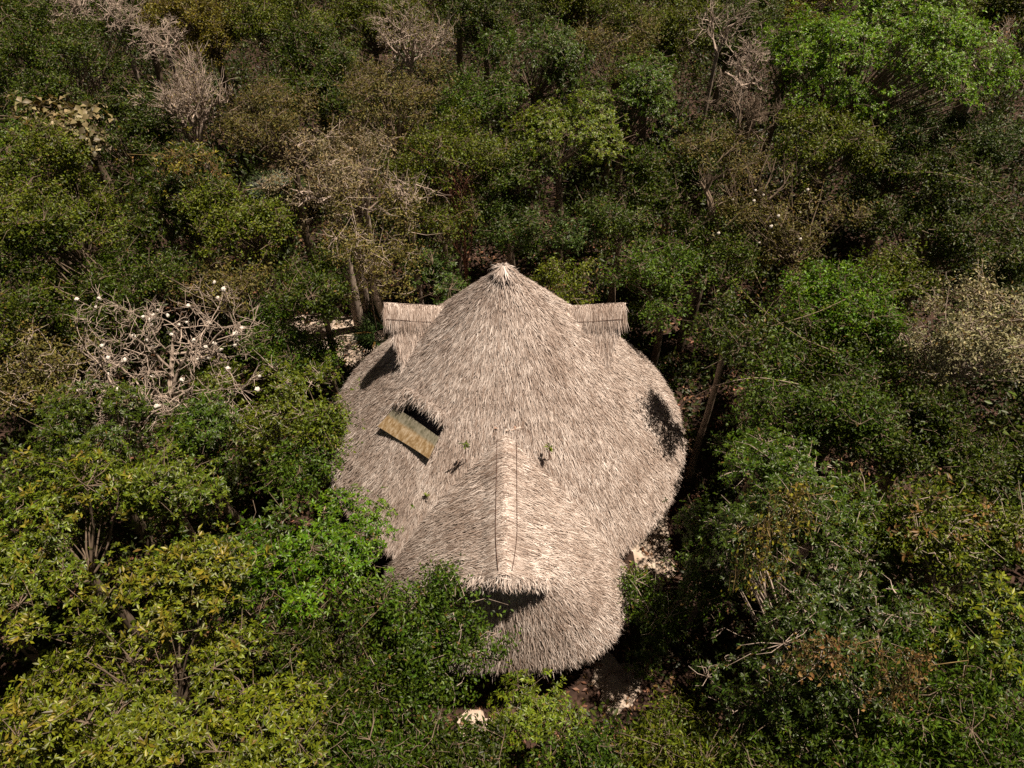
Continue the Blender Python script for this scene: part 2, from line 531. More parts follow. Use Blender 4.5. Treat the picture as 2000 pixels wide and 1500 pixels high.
# underside lip of the wing's eave
ss = np.concatenate([np.linspace(-2, -1, 10)[:-1], np.linspace(-1, 1, 40), np.linspace(1, 2, 10)[1:]])
top = wing_point(np.full(len(ss), 0.985), ss); top[:, 2] -= 0.06
l1 = top - np.array([0, 0, 0.26])
l2 = wing_point(np.full(len(ss), 0.86), ss); l2[:, 2] = l1[:, 2] + 0.05
b = len(ss)
i, j = np.meshgrid(np.arange(2), np.arange(b - 1), indexing='ij')
mb.add(np.concatenate([top, l1, l2]), np.stack([i * b + j, i * b + j + 1, (i + 1) * b + j + 1, (i + 1) * b + j], -1).reshape(-1, 4))
def wing_strands(n, u0, u1, s0, s1, L=(0.13, 0.34)):
    u = np.sqrt(rng.uniform(u0 ** 2, u1 ** 2, n)) if s0 >= -1 and s1 <= 1 else rng.uniform(u0, u1, n)
    s = rng.uniform(s0, s1, n)
    P = wing_point(u, s)
    keep = P[:, 2] > z_cone(P[:, 0], P[:, 1]) - 0.1
    u, s, P = u[keep], s[keep], P[keep]; n = len(u)
    e = 1e-3
    D = norm(wing_point(np.minimum(u + e, 1), s) - wing_point(np.minimum(u + e, 1) - e, s))
    T = norm(wing_point(u, s + e) - wing_point(u, s - e))
    N = norm(np.cross(D, T)); N *= np.sign(N[:, 2:3])
    # thatch on the sides is combed slightly towards the front
    D = norm(D + np.array([0, -0.22, 0]) * (np.abs(s) > 1)[:, None])
    P = P + N * rng.uniform(-0.05, 0.07, (n, 1))
    strands(mb, P, D, N, rng.uniform(*L, n), rng.uniform(0.008, 0.022, n), np.abs(rng.normal(0.02, 0.052, n)), rng.normal(0, 0.08, n), 0.16)
wing_strands(38000, UC, 1, 1, 2); wing_strands(38000, UC, 1, -2, -1)
wing_strands(12000, 0.03, UC, 1, 2); wing_strands(12000, 0.03, UC, -2, -1)
wing_strands(54000, UC, 1, -1, 1)
# eave fringe of the wing
n = 8000
s = np.where(rng.uniform(size=n) < 0.55, rng.uniform(-1, 1, n), rng.uniform(1, 1.8, n) * rng.choice([-1, 1], n))
u = rng.uniform(0.93, 0.99, n)
P = wing_point(u, s)
k = P[:, 2] > z_cone(P[:, 0], P[:, 1]) - 0.1
P, u, s = P[k], u[k], s[k]; n = len(P)
D = norm(wing_point(u, s) - wing_point(u - 1e-3, s)); N = np.cross(D, norm(wing_point(u, s + 1e-3) - wing_point(u, s - 1e-3)))
N = norm(N) * np.sign(N[:, 2:3])
P[:, 2] -= rng.uniform(0, 0.28, n)
strands(mb, P, D + np.array([0, 0, -0.4]), N, rng.uniform(0.2, 0.48, n), rng.uniform(0.015, 0.035, n), rng.normal(0, 0.12, n), rng.normal(-0.08, 0.1, n), 0.25)
# ragged rake at the gablet and fringe
rk = np.linspace(-1, 1, 25)
lipt = wing_point(np.abs(rk) * UC, np.where(rk < 0, -1.0, 1.0)) + np.array([0, 0.03, -0.05])
lipb = lipt + np.array([0, 0.10, -0.22]); lipk = lipt + np.array([0, 0.6, -0.24])
i, j = np.meshgrid(np.arange(2), np.arange(24), indexing='ij')
mb.add(np.concatenate([lipt, lipb, lipk]), np.stack([i * 25 + j, i * 25 + j + 1, (i + 1) * 25 + j + 1, (i + 1) * 25 + j], -1).reshape(-1, 4))
n = 2600
q_ = rng.uniform(-1.03, 1.03, n)
P = wing_point(np.abs(q_) * UC, np.where(q_ < 0, -1.0, 1.0)) + np.stack([np.zeros(n), rng.uniform(-0.10, 0.12, n), rng.uniform(-0.2, 0.11, n)], -1)
D = np.stack([0.35 * q_, np.full(n, -0.6), np.full(n, -0.62)], -1)
N = np.stack([0.3 * q_, np.full(n, -0.45), np.full(n, 0.75)], -1)
strands(mb, P, D, N, rng.uniform(0.08, 0.24, n), rng.uniform(0.01, 0.025, n), rng.normal(0, 0.1, n), -0.1, 0.3)
front_roof = hpart(mb, "front_wing_roof", M['thatch'])

# ridge cap: long strands bent over the ridge
def ridge_cap(mb, p0, p1, side, drop, half, n, rake=False):
    p0, p1, side = np.array(p0, float), np.array(p1, float), np.array(side, float)
    f = rng.uniform(0, 1, n)
    base = p0 + (p1 - p0) * f[:, None]
    sg = rng.choice([-1.0, 1.0], n)
    off = rng.uniform(-0.25, 0.9, n) * half
    ax = norm(p1 - p0)
    ln = rng.uniform(0.15, 0.55, n)
    if rake:                                   # the cap's end slants back with the gable edge
        base[:, 1] = np.maximum(base[:, 1], p1[1] + 0.08 + 0.42 * (np.abs(off) + 0.5 * ln))
    def pt(o):
        oo = np.clip(np.abs(o), 0, 2)
        z = np.sqrt(oo ** 2 + 0.02) - 0.14
        return base + side * (sg * o)[:, None] - np.array([0, 0, 1.0]) * (z * drop)[:, None] + np.array([0, 0, 0.05])
    W = rng.uniform(0.010, 0.026, n)[:, None]
    sk_ = rng.normal(0, 0.06, n)[:, None] * ax
    rise = rng.uniform(0, 0.07, n)[:, None] * np.array([0, 0, 1.0])
    a_, b_, c_ = pt(off) + rise, pt(off + ln * 0.35) + rise + sk_ * 0.4, pt(off + ln * 0.7) + rise * 1.2 + sk_
    w = norm(ax + 0.85 * rng.normal(size=(n, 1)) * np.array([0, 0, 1.0])) * W * 0.5
    V = np.stack([a_ - w, a_ + w, b_ + w, b_ - w, c_], 1)
    o = np.arange(n)[:, None] * 5
    mb.add(V, o + np.array([[0, 1, 2, 3]]), o + np.array([[3, 2, 4]]))
mb = MB()
ridge_cap(mb, (-0.02, -1.55, HZ), (0, -5.52, HZ - 0.01), (1, 0, 0), 1.02, 0.30, 15000, True)
cap = hpart(mb, "ridge_cap", M['thatch'])
for x0, x1 in ((-0.2, -0.12), (0.26, 0.13)):
    mb = MB()
    ys = np.linspace(-1.7, -5.3, 12)
    tt = np.clip((-ys - 4.3) / 1.1, 0, 1) ** 1.6
    xs = x0 + (x1 - x0) * tt
    zz = HZ + 0.13 - 1.02 * (np.sqrt(xs ** 2 + 0.02) - 0.14)
    tubes(mb, np.stack([xs, ys, zz], -1)[None], np.full((1, 12), 0.007), 5)
    hpart(mb, "ridge_wire", M['wire'])
# dark lattice of poles closing the gablet
mb = MB()
pp, rr_ = [], []
for xk in np.linspace(-0.85, 0.85, 10):
    pp.append([(xk, -4.72, 4.25), (xk, -4.74, z_prof(abs(xk) / HW) - 0.1)]); rr_.append([0.035, 0.03])
tubes(mb, pp, rr_, 6)
hpart(mb, "gable_lattice", M['pole'])

# side dormers
for sg in (-1, 1):
    mb = MB()
    for dy in (-1, 1):
        nu, nv = 8, 8
        U, Vv = np.meshgrid(np.linspace(0, 1, nu), np.linspace(0, 1, nv), indexing='ij')
        d_ = U * 1.35
        xo = DX1 - 0.07 - 0.38 * d_
        X = HC[0] + sg * (0.9 + (xo - 0.9) * Vv)
        P = np.stack([X, DY + dy * d_, DZ - d_ - 0.05 + 0.06 * np.sin(math.pi * U)], -1)
        i, j = np.meshgrid(np.arange(nu - 1), np.arange(nv - 1), indexing='ij')
        mb.add(P, np.stack([i * nv + j, i * nv + j + 1, (i + 1) * nv + j + 1, (i + 1) * nv + j], -1).reshape(-1, 4))
        n = 14000 if dy < 0 else 5000
        d_ = rng.uniform(0.0, 1.3, n)
        xo = DX1 - 0.38 * d_
        x = HC[0] + sg * (0.9 + (xo - 0.9) * rng.uniform(0, 1, n)); y = DY + dy * d_
        z = DZ - d_
        k = z > z_cone(x, y) - 0.08
        x, y, z = x[k], y[k], z[k]; n = len(x)
        D = np.tile(norm(np.array([[0.10 * sg * 0, dy * 0.7, -0.72]])), (n, 1)); N = np.tile(norm(np.array([[0, dy * 0.72, 0.7]])), (n, 1))
        P = np.stack([x, y, z], -1) + N * rng.uniform(-0.04, 0.07, (n, 1))
        strands(mb, P, D, N, rng.uniform(0.25, 0.5, n), rng.uniform(0.008, 0.022, n), np.abs(rng.normal(0.02, 0.052, n)), rng.normal(0, 0.08, n), 0.16)
        n = 500
        d_ = rng.uniform(0, 1.2, n)
        P = np.stack([HC[0] + sg * (DX1 - 0.1 - 0.38 * d_), DY + dy * d_, DZ - d_ + rng.uniform(-0.18, 0.04, n)], -1)
        D = np.tile(norm(np.array([[0.35 * sg, dy * 0.6, -0.7]])), (n, 1)); N = np.tile(norm(np.array([[0.2 * sg, dy * 0.7, 0.7]])), (n, 1))
        strands(mb, P, D, N, rng.uniform(0.15, 0.35, n), rng.uniform(0.015, 0.035, n), rng.normal(0, 0.1, n), -0.05, 0.3)
    dormer = hpart(mb, "dormer_roof", M['thatch'])
    mb = MB()
    ridge_cap(mb, (HC[0] + sg * 1.35, DY, DZ - 0.03), (HC[0] + sg * (DX1 + 0.1), DY, DZ + 0.10), (0, 1, 0), 1.25, 0.22, 5200)
    mb.build("ridge_cap", M['thatch'], dormer)
    mb = MB()
    xs = HC[0] + sg * np.linspace(1.3, DX1 + 0.05, 8)
    zz = DZ + 0.13 - 0.25 + 0.015 * np.sin(np.linspace(0, 9, 8))
    tubes(mb, np.stack([xs, np.full(8, DY - 0.31), zz + np.linspace(-0.03, 0.09, 8)], -1)[None], np.full((1, 8), 0.006), 5)
    mb.build("ridge_wire", M['wire'], dormer)
    mb = MB()
    pp, rr_ = [], []
    for yk in np.linspace(-0.8, 0.8, 9):
        pp.append([(HC[0] + sg * 2.25, DY + yk, 4.6), (HC[0] + sg * 2.27, DY + yk, DZ - abs(yk) - 0.12)]); rr_.append([0.035, 0.03])
    tubes(mb, pp, rr_, 6)
    mb.build("gable_lattice", M['pole'], dormer)

# mortar patches where the ridges run into the round roof
def patch(cx, cy, w, h, seed):
    r_ = random.Random(seed)
    mb = MB()
    c0 = cone_pt((cx, cy), 0.075)
    e1 = np.array([1.0, 0, 0]); rad = np.array([cx - HC[0], cy - HC[1], 0]); rad /= np.linalg.norm(rad)
    e1 = np.array([-rad[1], rad[0], 0]); e2 = np.array([rad[0] * math.cos(sl), rad[1] * math.cos(sl), -math.sin(sl)])
    nn = np.cross(e1, e2); nn *= np.sign(nn[2])
    k = 18
    ring = []
    for q_ in range(k):
        t_ = q_ * TAU / k; f_ = r_.uniform(0.55, 1.1)
        ring.append(c0 + e1 * w * f_ * math.cos(t_) + e2 * h * f_ * math.sin(t_) + nn * r_.uniform(-0.06, 0.0))
    V = [c0 + nn * 0.03] + ring
    mb.add(V, [(0, q_ + 1, (q_ + 1) % k + 1) for q_ in range(k)])
    hpart(mb, "mortar_patch", M['clay'])
patch(-0.22, -1.70, 0.10, 0.06, 1); patch(0.03, -1.74, 0.06, 0.05, 4); patch(0.24, -1.70, 0.16, 0.08, 2); patch(1.50, 1.0, 0.08, 0.12, 3)

# walls and posts under the eaves
mb = MB()
pp, rr_ = [], []
for k in range(150):
    a_ = k * TAU / 150
    x, y = HC[0] + 4.15 * math.cos(a_), HC[1] + 4.15 * math.sin(a_)
    if abs(x) < 1.9 and y < 0:
        continue
    pp.append([(x, y, 0), (x, y, 1.6), (x, y, 3.2)]); rr_.append([0.085, 0.08, 0.075])
for y in np.arange(-5.2, -3.0, 0.19):
    for x in (-2.2, 2.2):
        pp.append([(x, y, 0), (x, y, 1.2), (x, y, 2.4)]); rr_.append([0.085, 0.08, 0.075])
tubes(mb, pp, rr_, 7)
hpart(mb, "pole_wall", M['pole'], smooth=True)

# ------------------------------------------------------------------ ground and paths
def sheet(name, pts, z, mat):
    mb = MB()
    mb.add([(x, y, z) for x, y in pts], [list(range(len(pts)))])
    return tag(mb.build(name, mat), kind="structure")
mb = MB()
g = 60
xs = np.linspace(-150, 150, g); ys = np.linspace(-100, 200, g)
X, Y = np.meshgrid(xs, ys, indexing='ij')
i, j = np.meshgrid(np.arange(g - 1), np.arange(g - 1), indexing='ij')
mb.add(np.stack([X, Y, 0 * X], -1), np.stack([i * g + j, (i + 1) * g + j, (i + 1) * g + j + 1, i * g + j + 1], -1).reshape(-1, 4))
tag(mb.build("ground", M['soil']), kind="structure")
def blob(px, py, rx, ry, seed):
    c0 = at(px, py, 0); r_ = random.Random(seed)
    k = 40
    ph = [r_.uniform(0, TAU) for _ in range(4)]
    out = []
    for q_ in range(k):
        t_ = q_ * TAU / k
        f_ = 1 + 0.16 * math.sin(3 * t_ + ph[0]) + 0.1 * math.sin(5 * t_ + ph[1]) + 0.07 * math.sin(9 * t_ + ph[2])
        out.append((c0[0] + rx * f_ * math.cos(t_), c0[1] + ry * f_ * math.sin(t_)))
    return out
PATHS = [(1262, 1035, 0.8, 1.7), (1205, 1335, 0.6, 0.7), (640, 650, 1.9, 1.2), (742, 680, 1.5, 1.3), (930, 1425, 0.5, 0.45)]
for q_, (px, py, rx, ry) in enumerate(PATHS):
    sheet("path", blob(px, py, rx, ry, q_), 0.004 + 0.004 * q_, M['sand'])

def on_path(x, y):
    r = np.zeros(np.shape(x), bool)
    for px, py, rx, ry in PATHS:
        c0 = at(px, py, 0)
        r |= ((x - c0[0]) / rx) ** 2 + ((y - c0[1]) / ry) ** 2 < 0.9
    return r

# ------------------------------------------------------------------ trees
def rand_dir(r, n, zmin=-0.3):
    z = r.uniform(zmin, 1, n); a = r.uniform(0, TAU, n); q_ = np.sqrt(1 - z * z)
    return np.stack([q_ * np.cos(a), q_ * np.sin(a), z], -1)

KIND = dict(  # leaf length, width/length, rosettes per clump, leaves per rosette, clump radius, clumps per R^2, droop, twig visibility
    rosette=dict(L=0.112, w=0.33, nr=44, nl=8, cr=0.48, dens=13, droop=0.14, mat='leaf_gloss', five=True),
    mid=dict(L=0.108, w=0.33, nr=33, nl=8, cr=0.46, dens=13, droop=0.16, mat='leaf_gloss', five=True),
    fine=dict(L=0.10, w=0.46, nr=34, nl=9, cr=0.44, dens=14, droop=0.1, mat='leaf', five=False),
    narrow=dict(L=0.13, w=0.27, nr=36, nl=8, cr=0.46, dens=13, droop=0.3, mat='leaf', five=True),
    dry=dict(L=0.10, w=0.40, nr=22, nl=6, cr=0.46, dens=12, droop=0.25, mat='leaf_dry', five=False),
    big=dict(L=0.26, w=0.75, nr=6, nl=3, cr=0.45, dens=9, droop=0.3, mat='leaf', five=True),
)
BARK = dict(brown=(0.16, 0.11, 0.08), grey=(0.21, 0.16, 0.115), pale=(0.46, 0.38, 0.32), red=(0.26, 0.12, 0.075))
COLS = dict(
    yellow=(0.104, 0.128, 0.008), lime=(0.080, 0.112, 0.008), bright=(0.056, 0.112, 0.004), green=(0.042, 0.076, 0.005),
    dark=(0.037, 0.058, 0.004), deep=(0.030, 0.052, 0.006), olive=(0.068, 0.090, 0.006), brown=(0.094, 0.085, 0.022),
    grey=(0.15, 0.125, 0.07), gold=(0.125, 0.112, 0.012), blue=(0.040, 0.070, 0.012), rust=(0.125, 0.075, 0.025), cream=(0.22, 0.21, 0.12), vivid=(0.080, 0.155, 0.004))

def make_tree(name, px, py, rpx, zc, kind, col, label, cat="tree", group="leafy trees of the forest", bark='grey', flat=0.95, twigs=0.22, thin=1.15, lobes=None, tips=None, ntip=0, pods=0):
    seed = abs(int(px * 7 + py * 131))
    r = np.random.default_rng(seed)
    c = at(px, py, zc)
    R = 1.14 * rpx / px_per_m(c)
    K = KIND[kind]
    root = empty(name, (c[0], c[1], 0), label, cat, group)
    # clumps over an uneven ellipsoid
    nc = max(12, int(1.45 * K['dens'] * R * R * thin))
    ph = r.uniform(0, TAU, 6)
    nlob = lobes or int(r.integers(5, 10))
    la = np.arange(nlob) * TAU / nlob + r.normal(0, 0.5, nlob)
    ld = R * r.uniform(0.2, 0.8, nlob)
    LC = np.stack([ld * np.cos(la), ld * np.sin(la), R * flat * r.uniform(-0.35, 0.4, nlob)], -1)
    LR = R * r.uniform(0.24, 0.52, nlob)
    wl = LR ** 2 / np.sum(LR ** 2)
    li = r.choice(nlob, nc, p=wl)
    d = rand_dir(r, nc, -0.35)
    C = LC[li] + d * (LR[li] * r.uniform(0.45, 1.05, nc) ** 0.5)[:, None] * np.array([1, 1, 0.85])
    C[:, 2] -= 0.0
    ns_ = nc // 6                                        # straggling low sprays
    C[:ns_] = rand_dir(r, ns_, -0.9) * (R * r.uniform(0.5, 1.0, ns_))[:, None] * np.array([0.9, 0.9, flat]) - np.array([0, 0, 0.25 * R])
    C = C + np.array([0, 0, zc])
    # drop clumps that would stand in the hut
    wx, wy = C[:, 0] + c[0], C[:, 1] + c[1]
    k = (z_roof(wx, wy) + 0.25 < C[:, 2]) & (C[:, 2] > 0.35)
    C = C[k]; nc = len(C)
    cr = 0.86 * K['cr'] * r.uniform(0.5, 1.45, nc)
    # twig ends / rosettes
    nr = np.maximum(3, (1.25 * K['nr'] * (cr / K['cr']) ** 1.6).astype(int))
    ci = np.repeat(np.arange(nc), nr)
    n = len(ci)
    dd = rand_dir(r, n, -0.55)
    T = C[ci] + dd * (cr[ci] * r.uniform(0.35, 1.1, n) ** 0.6)[:, None] * np.array([1, 1, 0.72])
    hol = np.sin(2.6 * T[:, 0] + ph[0]) + np.sin(2.3 * T[:, 1] + ph[1]) + np.sin(2.9 * T[:, 2] + ph[2]) + np.sin(5.1 * T[:, 0] - 4.3 * T[:, 1] + ph[3])
    spr = (r.uniform(size=n) < 0.10)
    T = T + dd * (spr * r.uniform(0.15, 0.6, n))[:, None]
    k = (z_roof(T[:, 0] + c[0], T[:, 1] + c[1]) + 0.08 < T[:, 2]) & (hol > -1.15)
    T, dd, ci = T[k], dd[k], ci[k]; n = len(T)
    out = norm(T - np.array([0, 0, zc - 0.3 * R]))
    A = norm(dd * 0.6 + out * 0.6 + np.array([0, 0, 0.75]) + 0.3 * r.normal(size=(n, 3)))
    mb = MB()
    nl = K['nl']
    ri = np.repeat(np.arange(n), nl); m = len(ri)
    Ar = A[ri]
    ref = norm(np.cross(Ar, np.array([0.3, 0.9, 0.1])))
    bi = np.cross(Ar, ref)
    phi = np.tile(np.arange(nl) * TAU / nl, n) + np.repeat(r.uniform(0, TAU, n), nl) + r.normal(0, 0.25, m)
    radial = np.cos(phi)[:, None] * ref + np.sin(phi)[:, None] * bi
    if kind in ('rosette', 'mid', 'big'):
        el = r.normal(0.32, 0.28, m)
        Bp = T[ri]
    else:
        el = r.normal(0.15, 0.5, m)
        Bp = T[ri] - Ar * (r.uniform(-0.02, 0.3, m) * 1.0)[:, None] + 0.07 * r.normal(size=(m, 3))
    D = np.cos(el)[:, None] * radial + np.sin(el)[:, None] * Ar
    if kind == 'narrow':
        D = D + np.array([0, 0, -0.55])
    N = norm(Ar - D * 0.4 + (0.3 if K['five'] and kind != 'narrow' else 0.6) * r.normal(size=(m, 3)))
    Ls = K['L'] * r.uniform(0.6, 1.2, m)
    W = Ls * K['w'] * r.uniform(0.8, 1.2, m)
    (leaves5 if K['five'] else leaves4)(mb, Bp, D, N, Ls, W, *((K['droop'],) if K['five'] else ()))
    cr_o = mb.build("crown", M[K['mat']], root)
    v = r.uniform(0.85, 1.15)
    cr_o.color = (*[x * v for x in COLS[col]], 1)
    if ntip:
        zt = np.argsort(-(T[:, 2] + 0.8 * r.normal(size=n)))[:ntip]
        ri = np.repeat(zt, 9); m = len(ri); Ar = A[ri]
        ref = norm(np.cross(Ar, np.array([0.3, 0.9, 0.1]))); bi = np.cross(Ar, ref)
        phi = r.uniform(0, TAU, m)
        D = np.cos(phi)[:, None] * ref + np.sin(phi)[:, None] * bi + 0.5 * Ar
        mb = MB()
        leaves4(mb, T[ri] + Ar * 0.08 + 0.04 * r.normal(size=(m, 3)), D, Ar + 0.3 * r.normal(size=(m, 3)), 0.15 * r.uniform(0.7, 1.2, m), 0.05)
        mb.build("young_leaves", M[K['mat']], root).color = (*COLS[tips], 1)
    for q_ in r.permutation(n)[:pods * 6][np.argsort(-T[r.permutation(n)[:pods * 6], 2])][:pods]:
        o = bpy.data.objects.new("cotton_pod", POD_MESH)
        COL.objects.link(o); o.parent = root
        o.location = T[q_] + A[q_] * 0.12
        s_ = r.uniform(0.6, 1.0); o.scale = (s_, s_, s_)
    # trunk, limbs and twigs
    mb = MB()
    lean = r.normal(0, 0.3, 2)
    base = np.array([0.0, 0.0, -0.05])
    v = np.array([c[0], c[1]])
    if abs(v[0]) < 3.4 and v[1] < -2.5 and v[1] > -6.9:
        v = np.array([math.copysign(3.6, v[0]), v[1] - 0.3]) if abs(v[0]) > 1.2 else np.array([v[0], -7.1])
    q0 = v - HC
    if np.hypot(*q0) < 5.6:
        v = HC + q0 / np.hypot(*q0) * 5.6
    base[:2] = v - c[:2]
    if abs(base[0]) + abs(base[1]) > 0.01:
        lean = base[:2] * 1.4
    fork = np.array([lean[0] * 0.6, lean[1] * 0.6, max(0.4, zc - 0.75 * R)])
    tr = 0.05 + 0.045 * R
    t_ = np.linspace(0, 1, 6)[:, None]
    trunk = base * (1 - t_) + fork * t_ + 0.06 * R * np.stack([np.sin(4 * t_[:, 0] + ph[3]), np.cos(5 * t_[:, 0] + ph[4]), 0 * t_[:, 0]], -1) * t_ * (1 - t_) * 3
    tubes(mb, trunk[None], np.linspace(tr * 1.25, tr * 0.8, 6)[None], 8)
    nL = min(nc, max(10, nc // 2))
    sel = r.permutation(nc)[:nL]
    E_ = C[sel]
    q_ = np.linspace(0, 1, 6)[None, :, None]
    mid = fork + (E_ - fork) * 0.45 + np.array([0, 0, 1.0]) * (-0.10 * np.linalg.norm(E_ - fork, axis=1))[:, None] * 0.5 + 0.12 * R * r.normal(size=(nL, 3))
    Pl = (1 - q_) ** 2 * fork + 2 * q_ * (1 - q_) * mid[:, None] + q_ ** 2 * E_[:, None]
    Pl = Pl + 0.03 * r.normal(size=Pl.shape) * (q_ * (1 - q_) * 4)
    rl = np.linspace(1, 0.16, 6)[None] * (tr * r.uniform(0.14, 0.30, nL))[:, None]
    tubes(mb, Pl, rl, 5)
    nt_ = int(n * twigs)
    sel = r.permutation(n)[:nt_]
    P0 = C[ci[sel]]; P2 = T[sel] + A[sel] * r.uniform(0, 0.12, nt_)[:, None]
    P1 = (P0 + P2) / 2 + 0.05 * r.normal(size=P0.shape)
    tubes(mb, np.stack([P0, P1, P2], 1), np.tile(np.array([[0.011, 0.008, 0.004]]), (nt_, 1)), 3)
    tr_o = mb.build("trunk", M['bark'], root)
    tr_o.color = (*BARK[bark], 1)
    global NLEAF
    NLEAF += m
    return root

def grow_branches(r, p, d, L, rad, depth, out, spread=0.6, up=0.25, wig=0.25, kids=(3, 5)):
    m = 5
    pts = [np.array(p, float)]
    dd = np.array(d, float)
    for _ in range(m - 1):
        dd = dd + wig * r.normal(size=3) + np.array([0, 0, up * 0.12])
        dd /= np.linalg.norm(dd)
        pts.append(pts[-1] + dd * L / (m - 1))
    out.append((pts, np.linspace(rad, rad * 0.5, m)))
    if depth == 0:
        return
    for _ in range(r.integers(*kids)):
        f = r.uniform(0.35, 1.0); i = min(int(f * (m - 1)), m - 2)
        q_ = pts[i] + (pts[i + 1] - pts[i]) * (f * (m - 1) - i)
        nd = dd + spread * r.normal(size=3) + np.array([0, 0, up])
        nd /= np.linalg.norm(nd)
        grow_branches(r, q_, nd, L * r.uniform(0.5, 0.82), max(rad * r.uniform(0.4, 0.62), 0.008), depth - 1, out, spread, up, wig, kids)

def make_bare(name, px, py, zb, height, label, cat="bare tree", bark='pale', depth=4, stems=3, lean=(0, 0), rad=0.09, spread=0.6, up=0.3, leaf=None, leafcol='grey', nleaf=0, pods=0, seed=0, group="leafless trees in the forest", ground=True, kids=(3, 5), part="branches"):
    """px,py: where the photograph shows the foot of the bare branches, at height zb"""
    r = np.random.default_rng(abs(int(px * 13 + py * 7 + seed)))
    c = at(px, py, zb)
    root = empty(name, (c[0], c[1], 0), label, cat, group)
    mb = MB()
    if ground:
        t_ = np.linspace(0, 1, 5)[:, None]
        tubes(mb, (np.array([0, 0, -0.05]) * (1 - t_) + np.array([0, 0, zb]) * t_)[None], np.linspace(rad * 1.7, rad * 1.2, 5)[None], 8)
        mb.build("trunk", M['bark'], root).color = (*BARK[bark], 1)
    out = []
    for s_ in range(stems):
        a_ = s_ * TAU / stems + r.uniform(-0.5, 0.5)
        d = np.array([math.cos(a_) * spread * 0.9 + lean[0], math.sin(a_) * spread * 0.9 + lean[1], 1.0])
        d /= np.linalg.norm(d)
        grow_branches(r, (0, 0, zb - 0.03), d, height * r.uniform(0.36, 0.5), rad * r.uniform(0.7, 1), depth, out, spread, up, 0.2, kids)
    mb = MB()
    tubes(mb, [o[0] for o in out], [o[1] for o in out], 4)
    mb.build(part, M['bark'], root).color = (*BARK[bark], 1)
    tips = np.array([o[0][-1] for o in out]); tdir = np.array([np.array(o[0][-1]) - np.array(o[0][-2]) for o in out])
    if nleaf:
        K = KIND[leaf]
        i = r.integers(0, len(tips), nleaf)
        B_ = tips[i] + 0.08 * r.normal(size=(nleaf, 3)) - tdir[i] * r.uniform(0, 2, nleaf)[:, None]
        D = norm(tdir[i]) + 0.8 * r.normal(size=(nleaf, 3)); N = np.array([0, 0, 1.0]) + 0.5 * r.normal(size=(nleaf, 3))
        mb = MB()
        Ls = K['L'] * r.uniform(0.6, 1.2, nleaf)
        leaves4(mb, B_, D, N, Ls, Ls * K['w'])
        mb.build("crown", M[K['mat']], root).color = (*COLS[leafcol], 1)
    if pods:
        pm = POD_MESH
        order = r.permutation(len(tips))
        big = [q_ for q_ in order][:pods]
        for q_ in big:
            o = bpy.data.objects.new("cotton_pod", pm)
            COL.objects.link(o); o.parent = root
            o.location = tips[q_] + np.array([0, 0, -0.03])
            s_ = r.uniform(0.55, 1.1)
            o.scale = (s_, s_, s_ * r.uniform(0.9, 1.35)); o.rotation_euler = r.uniform(0, 3, 3)
    return root

# fluffy cotton pod mesh
r_ = np.random.default_rng(3)
mb = MB()
nu, nv = 10, 7
th = np.linspace(0, math.pi, nv); ph_ = np.arange(nu) * TAU / nu
TH, PH = np.meshgrid(th, ph_, indexing='ij')
rad_ = 0.058 * (1 + 0.22 * r_.normal(size=TH.shape)); rad_[0] = rad_[0, 0]; rad_[-1] = rad_[-1, 0]
Vp = np.stack([rad_ * np.sin(TH) * np.cos(PH), rad_ * np.sin(TH) * np.sin(PH), rad_ * np.cos(TH)], -1)
i, j = np.meshgrid(np.arange(nv - 1), np.arange(nu), indexing='ij'); j2 = (j + 1) % nu
mb.add(Vp, np.stack([i * nu + j, i * nu + j2, (i + 1) * nu + j2, (i + 1) * nu + j], -1).reshape(-1, 4))
POD_MESH = mb.mesh("cotton_pod", M['pod'], True)

